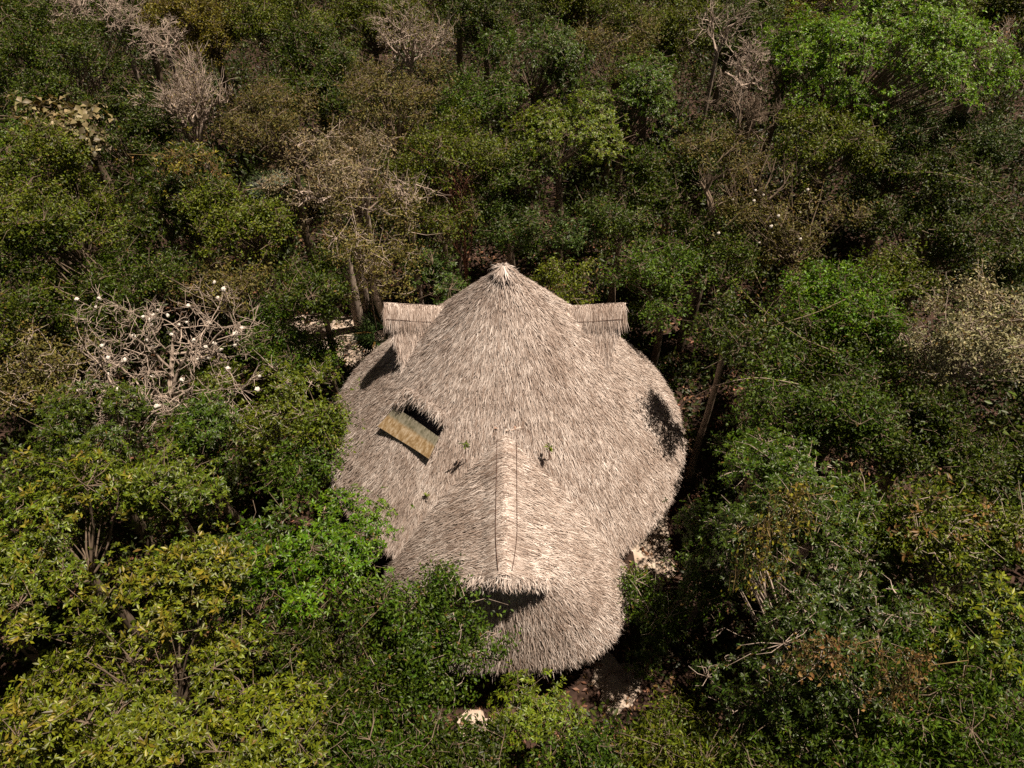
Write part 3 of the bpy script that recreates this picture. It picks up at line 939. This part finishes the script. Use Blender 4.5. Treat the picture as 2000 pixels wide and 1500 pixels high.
NLEAF = 0
TREES = [
 # name, px, py, radius px, crown height, leaf kind, colour, label, extras
 ("broadleaf_tree", 250, 1330, 255, 5.6, 'rosette', 'yellow', "big yellow-green tree with large leaf rosettes filling the bottom left corner", dict(thin=0.92, tips='gold', ntip=90)),
 ("broadleaf_tree", 105, 1060, 165, 5.4, 'rosette', 'lime', "lighter green rosette-leaved tree at the left edge, just above the corner tree", dict(thin=0.95, tips='gold', ntip=70)),
 ("broadleaf_tree", 525, 1455, 95, 5.2, 'rosette', 'yellow', "small yellow rosette crown at the bottom edge right of the corner tree", {}),
 ("broadleaf_tree", 325, 960, 95, 5.2, 'rosette', 'lime', "lime rosette crown below the cotton pod tree", {}),
 ("broadleaf_tree", 620, 1060, 130, 5.0, 'mid', 'bright', "bright green tree leaning against the left of the hut's front wing", {}),
 ("broadleaf_tree", 440, 1130, 135, 4.8, 'mid', 'green', "mid green glossy crown between the yellow tree and the bright tree by the hut", {}),
 ("fine_leaf_tree", 815, 1250, 120, 4.3, 'fine', 'green', "pale-stemmed tree with small leaves standing in front of the hut's front wing", dict(bark='pale', thin=1.5, twigs=0.06)),
 ("fine_leaf_tree", 745, 1205, 80, 4.9, 'fine', 'green', "dense crown overlapping the lower left corner of the hut's front wing", {}),
 ("fine_leaf_tree", 630, 1330, 150, 4.4, 'narrow', 'dark', "dark drooping-leaved tree left of the pale-stemmed tree by the front wing", {}),
 ("fine_leaf_tree", 730, 1470, 125, 4.6, 'narrow', 'green', "drooping green tree at the bottom edge left of the middle", {}),
 ("broadleaf_tree", 1060, 1390, 72, 2.6, 'mid', 'lime', "low bright rosette shrub tree just below the front eave", dict(flat=0.7)),
 ("fine_leaf_tree", 880, 1475, 95, 3.8, 'fine', 'dark', "dark fine-leaved crown at the bottom edge below the pale-stemmed tree", {}),
 ("fine_leaf_tree", 1130, 1500, 90, 3.4, 'fine', 'green', "green fine-leaved crown at the bottom edge below the rosette shrub", {}),
 ("broadleaf_tree", 1275, 1275, 45, 1.4, 'mid', 'green', "low shrub on the dark ground right of the front eave", {}),
 ("fine_leaf_tree", 1310, 1460, 95, 3.2, 'narrow', 'olive', "yellowish feathery tree at the bottom edge right of the front wing", {}),
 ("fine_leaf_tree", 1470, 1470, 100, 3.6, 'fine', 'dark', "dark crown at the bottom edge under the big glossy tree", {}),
 ("broadleaf_tree", 1590, 1190, 190, 5.0, 'mid', 'deep', "big dark glossy rosette tree hung with orange vines, right of the front wing", dict(bark='pale')),
 ("broadleaf_tree", 1620, 1390, 140, 4.4, 'mid', 'green', "glossy green tree below the vine-hung tree", {}),
 ("fine_leaf_tree", 1850, 1430, 190, 5.2, 'narrow', 'green', "large feathery green tree in the bottom right corner", {}),
 ("broadleaf_tree", 1900, 1245, 125, 5.2, 'mid', 'green', "green rosette tree with lime tips on the right edge above the corner tree", dict(tips='yellow', ntip=90)),
 ("fine_leaf_tree", 1870, 1090, 140, 5.2, 'fine', 'olive', "rusty olive tree at the right edge beside the vine-hung tree", dict(bark='pale', tips='rust', ntip=26)),
 ("broadleaf_tree", 1605, 985, 150, 5.0, 'mid', 'green', "dark green rosette tree right of the round roof, above the vine-hung tree", dict(bark='pale')),
 ("broadleaf_tree", 1268, 1190, 52, 2.4, 'fine', 'green', "small round bush close against the right of the front wing", dict(bark='pale', flat=0.9)),
 ("broadleaf_tree", 1375, 1035, 46, 3.2, 'mid', 'green', "small pale-tipped rosette tree beside the sandy path right of the hut", {}),
 ("broadleaf_tree", 1378, 1130, 46, 3.0, 'mid', 'green', "small rosette tree between the round bush and the vine-hung tree", {}),
 ("fine_leaf_tree", 1555, 770, 128, 4.8, 'fine', 'green', "leafy green crown right of the round roof at its widest", {}),
 ("fine_leaf_tree", 1475, 880, 60, 4.0, 'fine', 'blue', "small bluish green crown next to the dark gap right of the roof", {}),
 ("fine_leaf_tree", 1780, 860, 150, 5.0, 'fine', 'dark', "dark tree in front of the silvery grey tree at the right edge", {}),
 ("silver_leaf_tree", 1905, 650, 130, 6.4, 'dry', 'cream', "silvery grey sparse-leaved tree at the right edge", dict(bark='pale', flat=1.1, thin=1.9)),
 ("fine_leaf_tree", 1610, 580, 120, 5.4, 'fine', 'bright', "bright green fine-leaved crown right of the right dormer, with arching canes", {}),
 ("fine_leaf_tree", 1310, 535, 90, 4.6, 'fine', 'green', "green crown just behind the right dormer", {}),
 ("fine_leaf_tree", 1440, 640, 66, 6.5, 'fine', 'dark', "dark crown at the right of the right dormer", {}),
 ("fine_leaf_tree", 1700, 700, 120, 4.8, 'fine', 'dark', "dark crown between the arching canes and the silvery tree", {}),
 ("dry_tree", 1560, 430, 120, 5.6, 'dry', 'brown', "brownish half dry tree dotted with white pods, upper right", dict(bark='grey', pods=14)),
 ("fine_leaf_tree", 1870, 440, 150, 5.6, 'fine', 'dark', "wide dark olive crown at the right edge above the silvery tree", {}),
 ("broadleaf_tree", 1690, 125, 190, 7.0, 'mid', 'vivid', "large vivid green tree in the upper right, the brightest there", dict(lobes=12, flat=0.75)),
 ("broadleaf_tree", 1555, 105, 80, 6.4, 'mid', 'vivid', "vivid green side crown left of the large bright tree in the upper right", {}),
 ("fine_leaf_tree", 1620, 290, 80, 6.2, 'fine', 'olive', "pointed olive crown below the large bright tree in the upper right", dict(flat=1.15)),
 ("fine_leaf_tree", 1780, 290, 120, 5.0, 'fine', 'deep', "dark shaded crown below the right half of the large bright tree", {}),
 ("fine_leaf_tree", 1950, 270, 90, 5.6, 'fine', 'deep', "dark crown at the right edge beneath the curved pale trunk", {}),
 ("fine_leaf_tree", 1940, 60, 110, 6.0, 'fine', 'olive', "olive crown in the top right corner", {}),
 ("broadleaf_tree", 1235, 205, 110, 6.4, 'mid', 'green', "green leafy crown above the middle, right of the dark gap", {}),
 ("broadleaf_tree", 1110, 255, 95, 6.4, 'mid', 'lime', "yellow-green crown high behind the hut's apex", {}),
 ("broadleaf_tree", 1055, 115, 95, 6.2, 'mid', 'green', "rounded green crown at the top, right of the small white rock", {}),
 ("dry_tree", 760, 215, 110, 6.2, 'dry', 'brown', "dry grey-brown tree under the grey-brown bare crown at the top", {}),
 ("fine_leaf_tree", 880, 300, 110, 6.0, 'fine', 'olive', "olive crown left of the dark gap behind the apex", {}),
 ("dry_tree", 660, 330, 125, 6.0, 'dry', 'grey', "dry olive-grey tree upper left of the hut", dict(bark='pale')),
 ("dry_tree", 730, 480, 105, 5.2, 'dry', 'brown', "dry vine-tangled tree just behind the left dormer", dict(bark='pale')),
 ("fine_leaf_tree", 105, 130, 140, 6.2, 'fine', 'dark', "wide dark crown in the top left corner", {}),
 ("fine_leaf_tree", 400, 40, 95, 6.6, 'fine', 'gold', "soft golden-olive crown at the top edge, left of the middle", {}),
 ("fine_leaf_tree", 560, 40, 95, 6.2, 'fine', 'olive', "olive crown at the top edge beside the golden-olive one", {}),
 ("large_leaf_tree", 105, 255, 100, 6.2, 'big', 'grey', "tree covered in big pale vine leaves at the left edge", dict(flat=0.6)),
 ("fine_leaf_tree", 15, 300, 50, 6.2, 'mid', 'bright', "small vivid green crown cut by the left edge", {}),
 ("fine_leaf_tree", 110, 410, 150, 5.8, 'fine', 'olive', "yellowish olive crown at the left edge under the big pale vine leaves", {}),
 ("broadleaf_tree", 350, 380, 115, 5.6, 'mid', 'dark', "dark glossy crown with golden tips below the pale multi-stemmed bare tree", dict(tips='gold', ntip=60)),
 ("fine_leaf_tree", 190, 545, 150, 5.2, 'fine', 'dark', "dark crown at the left edge above the cotton pod tree", {}),
 ("fine_leaf_tree", 490, 440, 100, 5.4, 'fine', 'olive', "yellowish olive crown left of the dry olive-grey tree", {}),
 ("dry_tree", 545, 250, 110, 6.0, 'dry', 'brown', "brown dry crown right of the pale multi-stemmed bare tree", {}),
 ("fine_leaf_tree", 610, 130, 100, 6.0, 'fine', 'dark', "dark olive crown near the top, left of the grey-brown bare crown", {}),
 ("fine_leaf_tree", 250, 250, 110, 6.0, 'fine', 'dark', "dark crown between the big pale vine leaves and the multi-stemmed bare tree", {}),
 ("dry_tree", 70, 735, 115, 5.0, 'dry', 'brown', "yellow-brown dry bush at the left edge beside the cotton pod tree", dict(bark='pale')),
 ("broadleaf_tree", 150, 870, 140, 4.8, 'mid', 'dark', "dark glossy rosette crown at the left edge below the dry bush", {}),
 ("broadleaf_tree", 385, 845, 100, 4.4, 'mid', 'green', "green crown at the foot of the cotton pod tree", {}),
 ("broadleaf_tree", 525, 790, 105, 4.0, 'mid', 'olive', "olive green tree between the cotton pod tree and the round roof", dict(bark='pale')),
 ("fine_leaf_tree", 590, 900, 72, 4.4, 'fine', 'green', "small green tree touching the left rim of the round roof", {}),
 ("fine_leaf_tree", 645, 825, 48, 5.0, 'fine', 'lime', "small light green crown overlapping the left rim of the round roof", {}),
 ("fine_leaf_tree", 520, 645, 75, 3.2, 'fine', 'green', "low green bush beside the sandy clearing left of the hut", {}),
 ("fine_leaf_tree", 640, 705, 45, 2.2, 'fine', 'green', "low bush between the sandy clearing and the round roof", {}),
 ("fine_leaf_tree", 850, 545, 60, 3.6, 'mid', 'blue', "small bluish green tree behind the roof, between left dormer and apex", {}),
 ("fine_leaf_tree", 1100, 540, 62, 3.8, 'fine', 'olive', "small olive tree behind the roof, right of the apex", {}),
 ("fine_leaf_tree", 1130, 450, 62, 4.6, 'fine', 'blue', "slender bluish crown in the dark gap behind the roof", {}),
 ("fine_leaf_tree", 1310, 340, 100, 5.6, 'fine', 'dark', "dark crown above the crown behind the right dormer", {}),
 ("fine_leaf_tree", 1380, 470, 85, 4.8, 'fine', 'dark', "dark crown beside the leaning pale trunk at right", {}),
 ("fine_leaf_tree", 1420, 310, 90, 5.8, 'dry', 'brown', "brown twiggy crown left of the pointed olive crown", {}),
 ("fine_leaf_tree", 1000, 340, 75, 5.6, 'fine', 'dark', "dark narrow crown right above the apex gap", {}),
 ("fine_leaf_tree", 1290, 60, 110, 6.2, 'fine', 'olive', "olive crown at the top edge right of the middle", {}),
 ("fine_leaf_tree", 1430, 40, 90, 6.2, 'fine', 'dark', "dark crown at the top edge left of the vivid green tree", {}),
 ("fine_leaf_tree", 950, 30, 85, 6.0, 'fine', 'dark', "dark crown at the top edge in the middle", {}),
 ("fine_leaf_tree", 720, 30, 85, 6.0, 'fine', 'olive', "olive crown at the top edge above the grey-brown bare crown", {}),
 ("fine_leaf_tree", 930, 190, 75, 6.0, 'fine', 'green', "green crown near the top, beside the small white rock", {}),
 ("fine_leaf_tree", 620, 560, 75, 4.4, 'fine', 'dark', "dark crown behind the sandy clearing, left of the left dormer", {}),
 ("fine_leaf_tree", 440, 560, 85, 4.8, 'dry', 'brown', "brown twiggy crown right above the cotton pod tree", {}),
 ("fine_leaf_tree", 1750, 560, 90, 5.0, 'fine', 'olive', "olive crown left of the silvery tree's top", {}),
 ("fine_leaf_tree", 1990, 940, 140, 5.2, 'fine', 'dark', "dark crown cut by the right edge below the silvery tree", {}),
 ("fine_leaf_tree", 20, 610, 85, 5.2, 'fine', 'olive', "small olive crown cut by the left edge above the dry bush", {}),
 ("fine_leaf_tree", 860, 430, 70, 4.8, 'dry', 'olive', "thin olive tree with twisted stems behind the left dormer", {}),
 ("fine_leaf_tree", 1730, 1050, 100, 4.8, 'fine', 'olive', "olive crown between the two big glossy trees and the right edge", {}),
 ("fine_leaf_tree", 1220, 420, 75, 5.0, 'fine', 'dark', "dark crown at the right end of the gap behind the roof", {}),
 ("fine_leaf_tree", -60, 1180, 120, 5.2, 'rosette', 'lime', "lime crown cut by the left edge between the two yellow-green trees", {}),
 ("fine_leaf_tree", 890, -45, 85, 6.2, 'fine', 'olive', "dark olive crown cut by the top edge left of the middle gap", {}),
 ("fine_leaf_tree", 1130, -20, 95, 6.2, 'fine', 'olive', "olive crown cut by the top edge just right of the middle", {}),
 ("fine_leaf_tree", 1580, -30, 85, 6.6, 'fine', 'gold', "golden-olive crown at the top edge above the vivid green tree", {}),
 ("fine_leaf_tree", 1800, -20, 95, 6.6, 'fine', 'dark', "dark crown cut by the top edge behind the vivid green tree", {}),
 ("fine_leaf_tree", 250, -30, 95, 6.0, 'fine', 'dark', "dark crown behind the pale leafless row at the top left", {}),
 ("fine_leaf_tree", 20, 20, 90, 6.0, 'fine', 'olive', "olive crown cut by the very top left corner", {}),
 ("dry_tree", 1210, 110, 80, 6.2, 'dry', 'brown', "thin brown crown near the top, right of the rounded green crown", {}),
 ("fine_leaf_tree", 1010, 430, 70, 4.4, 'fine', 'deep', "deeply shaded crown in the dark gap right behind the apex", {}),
]
for name, px, py, rpx, zc, kind, col, label, ex in TREES:
    make_tree(name, px, py, rpx, zc, kind, col, label, **ex)

print('leaves', NLEAF)
# leafless trees
make_bare("cotton_pod_tree", 335, 775, 3.8, 3.9, "leafless pale tree dotted with white cotton pods, left of the hut", depth=5, stems=6, rad=0.08, spread=0.85, up=0.10, pods=62, bark='pale', kids=(3, 4), seed=4)
make_bare("bare_tree", 385, 285, 4.8, 3.4, "pale multi-stemmed bare tree with upright stems, upper left", depth=4, stems=5, rad=0.11, spread=0.5, up=0.4, leaf='dry', leafcol='grey', nleaf=900)
make_bare("bare_tree", 140, 60, 6.4, 2.3, "leftmost of the pale leafless crowns along the top left edge", depth=4, stems=4, rad=0.08, spread=0.75, up=0.15)
make_bare("bare_tree", 240, 75, 6.4, 2.5, "pale leafless crown in the middle of the top left row", depth=4, stems=4, rad=0.08, spread=0.75, up=0.15)
make_bare("bare_tree", 330, 110, 6.2, 2.1, "pale leafless crown at the right end of the top left row", depth=4, stems=4, rad=0.07, spread=0.75, up=0.15)
make_bare("bare_tree", 800, 130, 6.4, 2.8, "grey-brown bare crown at the top, left of the middle", depth=4, stems=5, rad=0.08, spread=0.7, up=0.2, bark='pale', leaf='dry', leafcol='brown', nleaf=1500)
make_bare("bare_tree", 1450, 170, 6.8, 2.0, "pale dead fan-shaped crown left of the vivid green tree", depth=4, stems=4, rad=0.08, spread=0.8, up=0.12)
make_bare("bare_tree", 1400, 105, 6.4, 2.6, "small pale dead crown near the top, above the fan-shaped dead crown", depth=3, stems=4, rad=0.06, spread=0.6, up=0.3)
make_bare("bare_tree", 1900, 185, 5.6, 3.2, "bare tree with a curved pale trunk and rusty twigs, top right", depth=4, stems=2, rad=0.11, spread=0.5, up=0.4, leaf='dry', leafcol='rust', nleaf=500)
make_bare("bare_tree", 1440, 280, 6.0, 2.3, "brown leafless twigs below the fan-shaped dead crown", depth=4, stems=4, rad=0.06, spread=0.6, up=0.3, bark='grey')
make_bare("bare_tree", 715, 410, 4.6, 3.0, "thin straight dead trunk with few twigs behind the left dormer", depth=2, stems=1, rad=0.07, spread=0.3, up=0.6)
make_bare("bare_tree", 1385, 480, 4.0, 4.0, "leaning grey trunk with bare limbs behind the right dormer", depth=3, stems=2, rad=0.12, spread=0.4, lean=(0.35, 0), up=0.4, bark='grey')
make_bare("bare_tree", 655, 410, 5.2, 2.2, "broken pale stump with short bare limbs, upper left of the hut", depth=2, stems=2, rad=0.13, spread=0.4, up=0.4)
make_bare("bare_tree", 800, 400, 5.6, 2.0, "small pale dead branches above the left dormer", depth=3, stems=3, rad=0.05, spread=0.8, up=0.1)
make_bare("bare_tree", 910, 520, 2.5, 4.5, "tangle of twisted bare stems behind the roof left of the apex", depth=3, stems=3, rad=0.05, spread=0.35, up=0.5, bark='red')

# ------------------------------------------------------------------ undergrowth and fallen leaves
r = np.random.default_rng(11)
mb = MB()
nb = 4200
bx, by = r.uniform(-26, 26, nb), r.uniform(-11, 40, nb) ; bx = bx * np.clip(by / 24.0, 1, 1.7)
dh = np.hypot(bx - HC[0], by - HC[1])
k = ~on_path(bx, by) & (dh > 5.9) & ~((np.abs(bx) < 3.7) & (by < -2) & (by > -7.1))
bx, by, dh = bx[k], by[k], dh[k]; nb = len(bx)
bh = r.uniform(0.3, 1.0, nb) * np.clip((dh - 5.5) * 0.8, 0.8, 3.6)
bw = r.uniform(0.5, 1.0, nb)
i = np.repeat(np.arange(nb), 95); n = len(i)
dd = rand_dir(r, n, -0.1)
B_ = np.stack([bx[i], by[i], 0.1 + 0 * bx[i]], -1) + dd * (r.uniform(0.45, 1, n)[:, None]) * np.stack([bw[i], bw[i], bh[i]], -1)
Ls = r.uniform(0.10, 0.26, n)
leaves4(mb, B_, dd + 0.6 * r.normal(size=(n, 3)), np.array([0, 0, 1.0]) + 0.5 * r.normal(size=(n, 3)), Ls, Ls * 0.42)
ug = tag(mb.build("undergrowth", M['leaf']), "low dark green undergrowth covering the forest floor between the trunks", "undergrowth", kind="stuff")
ug.color = (0.024, 0.036, 0.005, 1)
mb = MB()
fx, fy = r.uniform(-50, 50, 2600), r.uniform(-16, 58, 2600)
rel = np.stack([fx, fy, 0 * fx + 5.0], -1) - CAM
dep = rel @ FW
ok = dep > 1
pxx = 1000 + FPX * (rel @ RT) / np.where(ok, dep, 1); pyy = 750 - FPX * (rel @ UP) / np.where(ok, dep, 1)
outside = ~ok | (pxx < -150) | (pxx > 2150) | (pyy < -90) | (pyy > 1680)
fx, fy = fx[outside], fy[outside]; nb = len(fx)
fz = r.uniform(2.2, 4.6, nb); fw_ = r.uniform(1.0, 2.2, nb)
i = np.repeat(np.arange(nb), 240); n = len(i)
dd = rand_dir(r, n, -0.5)
B_ = np.stack([fx[i], fy[i], fz[i]], -1) + dd * r.uniform(0.6, 1, n)[:, None] * np.stack([fw_[i], fw_[i], fw_[i] * 1.1], -1)
Ls = r.uniform(0.16, 0.32, n)
leaves4(mb, B_, dd + 0.6 * r.normal(size=(n, 3)), np.array([0, 0, 1.0]) + 0.5 * r.normal(size=(n, 3)), Ls, Ls * 0.5)
ff = tag(mb.build("far_forest", M['leaf']), "dense green forest going on beyond the trees of the clearing", "forest", kind="stuff")
ff.color = (0.045, 0.062, 0.007, 1)
mb = MB()
n = 26000
B_ = np.stack([r.uniform(-14, 14, n), r.uniform(-10, 14, n), r.uniform(0.035, 0.06, n)], -1)
k = (np.hypot(B_[:, 0] - HC[0], B_[:, 1] - HC[1]) > 4.4)
pth = on_path(B_[:, 0], B_[:, 1])
k &= ~pth | (r.uniform(size=n) < 0.35)
B_ = B_[k]; n = len(B_)
Ls = r.uniform(0.08, 0.2, n)
leaves4(mb, B_, np.stack([r.normal(size=n), r.normal(size=n), 0.12 * r.normal(size=n)], -1), np.array([0, 0, 1.0]) + 0.25 * r.normal(size=(n, 3)), Ls, Ls * 0.45)
ll = tag(mb.build("leaf_litter", M['leaf_dry']), "dry reddish brown leaves fallen on the ground around the hut", "leaf litter", kind="stuff")
ll.color = (0.16, 0.085, 0.05, 1)

# ------------------------------------------------------------------ small plants and vines
def cane(name, pts, rad, leafn, col, label, cat, leafL=0.1, group=None, bark='grey'):
    """a curved stem through image points (px, py, z) with small leaves along it"""
    W = np.array([at(*p) for p in pts])
    base = W[0].copy()
    root = empty(name, (base[0], base[1], 0 if pts[0][2] < 0.5 else base[2]), label, cat, group)
    W = W - np.array(root.location)
    k = np.linspace(0, len(W) - 1, 16)
    P = np.stack([np.interp(k, np.arange(len(W)), W[:, a]) for a in range(3)], -1)
    for _ in range(3):
        P[1:-1] = (P[:-2] + 2 * P[1:-1] + P[2:]) / 4
    mb = MB(); tubes(mb, P[None], np.linspace(rad, rad * 0.4, 16)[None], 5)
    mb.build("stem", M['bark'], root).color = (*BARK[bark], 1)
    if leafn:
        r = np.random.default_rng(int(pts[0][0]))
        f = r.uniform(0.05, 15, leafn); i = np.minimum(f.astype(int), 14); w = (f - i)[:, None]
        B_ = P[i] * (1 - w) + P[i + 1] * w
        D = r.normal(size=(leafn, 3)) + 0.5 * (P[i + 1] - P[i]) * 4
        mb = MB()
        Ls = leafL * r.uniform(0.6, 1.3, leafn)
        leaves4(mb, B_ + 0.02 * r.normal(size=(leafn, 3)), D, np.array([0, 0, 1.0]) + 0.4 * r.normal(size=(leafn, 3)), Ls, Ls * 0.4)
        mb.build("leaves", M['leaf'], root).color = (*COLS[col], 1)
    return root

cane("arching_cane", [(1960, 390, 6.3), (1900, 350, 6.9), (1820, 335, 7.0), (1740, 338, 6.7)], 0.02, 160, 'lime', "long arching leafy cane at the right, above the dark olive crown", "cane", group="arching canes")
cane("arching_cane", [(1330, 790, 3.4), (1400, 750, 5.4), (1480, 735, 5.9), (1560, 750, 5.8)], 0.016, 60, 'lime', "pale arching cane over the leafy crown right of the round roof", "cane", group="arching canes", bark='pale')
cane("arching_cane", [(1700, 560, 5.9), (1600, 610, 6.2), (1480, 645, 6.0), (1350, 650, 5.4)], 0.014, 140, 'lime', "low arching cane crossing the bright green crown right of the right dormer", "cane", group="arching canes")
cane("arching_cane", [(1640, 690, 5.6), (1560, 660, 6.1), (1470, 590, 6.2), (1430, 545, 6.0)], 0.014, 140, 'lime', "steep arching cane crossing the low one right of the right dormer", "cane", group="arching canes")

def vine(px, py, z, w, h, col, label, n=300, seed=0):
    r = np.random.default_rng(int(px + py) + seed)
    c = at(px, py, z)
    root = empty("hanging_vine", c, label, "vine", "orange vines hung over the trees")
    s = 1 / px_per_m(c)
    mb = MB(); nt = 26
    t = np.linspace(0, 1, 8)
    x0 = r.normal(0, 0.4, nt) * w * s; x1 = x0 + r.normal(0, 0.35, nt) * w * s
    P = np.stack([x0[:, None] + (x1 - x0)[:, None] * t + 0.04 * r.normal(size=(nt, 8)),
                  -0.45 * h * s * (t[None] * r.uniform(0.5, 1, nt)[:, None] - 0.5) + 0.08 * r.normal(size=(nt, 8)),
                  -1.05 * h * s * (t[None] * r.uniform(0.5, 1, nt)[:, None] - 0.5) + 0.05 * r.normal(size=(nt, 8))], -1)
    tubes(mb, P, np.full((nt, 8), 0.006), 3)
    tubes(mb, P[np.argsort(P[:, 1, 0]), 1][None], np.full((1, nt), 0.009), 4)
    mb.build("stems", M['bark'], root).color = (0.20, 0.14, 0.05, 1)
    i = r.integers(0, nt, n); j = r.integers(0, 8, n)
    mb = MB(); Ls = 0.085 * r.uniform(0.6, 1.3, n)
    leaves4(mb, P[i, j] + 0.05 * r.normal(size=(n, 3)), r.normal(size=(n, 3)), np.array([0, -0.4, 1.0]) + 0.5 * r.normal(size=(n, 3)), Ls, Ls * 0.5)
    mb.build("leaves", M['leaf_dry'], root).color = (*COLS[col], 1)
vine(1480, 1100, 6.4, 70, 170, 'gold', "orange vine streaming down the left of the big dark glossy tree")
vine(1770, 1350, 6.0, 80, 180, 'rust', "rusty vine between the big glossy tree and the bottom right corner tree")
vine(1550, 1010, 6.9, 70, 110, 'gold', "small golden vine on top of the dark green rosette tree")
vine(1610, 1290, 6.6, 90, 90, 'rust', "rusty vine low on the big dark glossy tree")
vine(370, 330, 6.9, 110, 60, 'rust', "flat orange vine over the crown left of the dry olive-grey tree")

def liana(pts, label, rad=0.022):
    cane("liana", pts, rad, 0, None, label, "liana", group="bare lianas hanging among the trunks", bark='grey')
liana([(745, 700, 0.0), (735, 640, 2.2), (722, 560, 4.4), (735, 500, 6.0)], "thin bare liana standing in the clearing beside the left dormer")
liana([(905, 560, 0.4), (925, 500, 2.6), (912, 460, 4.4), (935, 400, 6.2)], "twisted bare liana behind the roof left of the apex")
liana([(1075, 470, 0.4), (1060, 400, 3.2), (1068, 340, 5.2), (1055, 290, 6.6)], "straight bare liana in the dark gap right of the apex")
liana([(800, 470, 4.6), (790, 420, 5.6), (770, 455, 5.3), (760, 520, 4.4)], "looping bare liana above the left dormer")

def fan_palm(px, py, h, n, size, label):
    r = np.random.default_rng(int(px))
    c = at(px, py, h)
    root = empty("fan_palm", (c[0], c[1], 0), label, "palm", "fan palms under the trees")
    mb = MB()
    tubes(mb, [[(0, 0, -0.05), (0.03, 0, h * 0.4), (0, 0, h * 0.75)]], [[0.09, 0.08, 0.07]], 8)
    mb.build("trunk", M['bark'], root).color = (*BARK['brown'], 1)
    for k in range(n):
        a = k * TAU / n + r.uniform(-0.2, 0.2); el = r.uniform(0.1, 1.0)
        d = np.array([math.cos(a) * math.cos(el), math.sin(a) * math.cos(el), math.sin(el)])
        side = np.array([-math.sin(a), math.cos(a), 0]); up = np.cross(d, side) * -1
        up = np.cross(side, d) * -1 if np.cross(side, d)[2] < 0 else np.cross(side, d)
        b0 = np.array([0, 0, h * 0.75]); b1 = b0 + d * size * 0.7
        mb = MB()
        tubes(mb, [[b0, (b0 + b1) / 2 + up * 0.03, b1]], [[0.014, 0.012, 0.009]], 4)
        th = np.linspace(-1.9, 1.9, 26)
        D = np.cos(th)[:, None] * d + np.sin(th)[:, None] * side
        leaves5(mb, np.tile(b1, (26, 1)), D, np.tile(up, (26, 1)) + 0.1 * r.normal(size=(26, 3)), size * (0.75 + 0.25 * np.cos(th * 0.6)), 0.07, 0.18, 0.3)
        mb.build("frond", M['leaf_gloss'], root).color = (0.03, 0.055, 0.014, 1)
fan_palm(748, 648, 2.2, 11, 0.8, "green fan palm in the clearing beside the left dormer")
fan_palm(535, 350, 3.2, 10, 0.8, "dark fan palm among the crowns at the upper left")

def seedling(px, py, z, h, label, leafn):
    c = at(px, py, z)
    r = np.random.default_rng(int(px))
    root = empty("roof_seedling", c, label, "seedling", "seedlings rooted in the thatch")
    mb = MB(); tubes(mb, [[(0, 0, -0.1), (0.01, 0, h * 0.5), (0, 0.02, h)]], [[0.012, 0.009, 0.006]], 5)
    mb.build("stem", M['bark'], root).color = (*BARK['red'], 1)
    mb = MB()
    B_ = np.tile(np.array([[0, 0.02, h]]), (leafn, 1)) + np.array([0, 0, -0.35 * h]) * r.uniform(0, 1, (leafn, 1)) ** 2
    a = r.uniform(0, TAU, leafn)
    leaves5(mb, B_, np.stack([np.cos(a), np.sin(a), r.uniform(-0.2, 0.5, leafn)], -1), np.array([0, 0, 1.0]) + 0.3 * r.normal(size=(leafn, 3)), 0.14 * r.uniform(0.6, 1.2, leafn), 0.045)
    mb.build("leaves", M['leaf'], root).color = (*COLS['olive'], 1)
seedling(910, 898, 4.78, 0.62, "tall seedling in the thatch left of the front ridge", 12)
seedling(1072, 893, 4.80, 0.40, "short dark seedling in the thatch right of the front ridge", 10)
seedling(838, 985, 3.55, 0.42, "bare twiglike seedling low in the thatch left of the front ridge", 5)

def rock(px, py, s, label):
    r = np.random.default_rng(int(px))
    c = at(px, py, 0)
    mb = MB()
    d = norm(r.normal(size=(60, 3)) * np.array([1, 1, 0.8]))
    import bmesh
    bm = bmesh.new()
    for v in d * (s * r.uniform(0.75, 1.0, 60))[:, None] * np.array([1.2, 0.9, 0.7]):
        bm.verts.new(v)
    g = bmesh.ops.convex_hull(bm, input=list(bm.verts))
    for v in [v for v in bm.verts if not v.link_faces]:
        bm.verts.remove(v)
    me = bpy.data.meshes.new("limestone_rock"); bm.to_mesh(me); bm.free()
    me.materials.append(M['sand'])
    o = bpy.data.objects.new("limestone_rock", me); COL.objects.link(o)
    o.location = (c[0], c[1], s * 0.3)
    tag(o, label, "rock", "pale limestone rocks")
rock(1195, 1325, 0.17, "pale limestone rock on the sand below the front eave")
rock(1225, 1340, 0.12, "smaller pale rock right of the one below the front eave")
rock(590, 648, 0.3, "pale rock in the sandy clearing left of the hut")
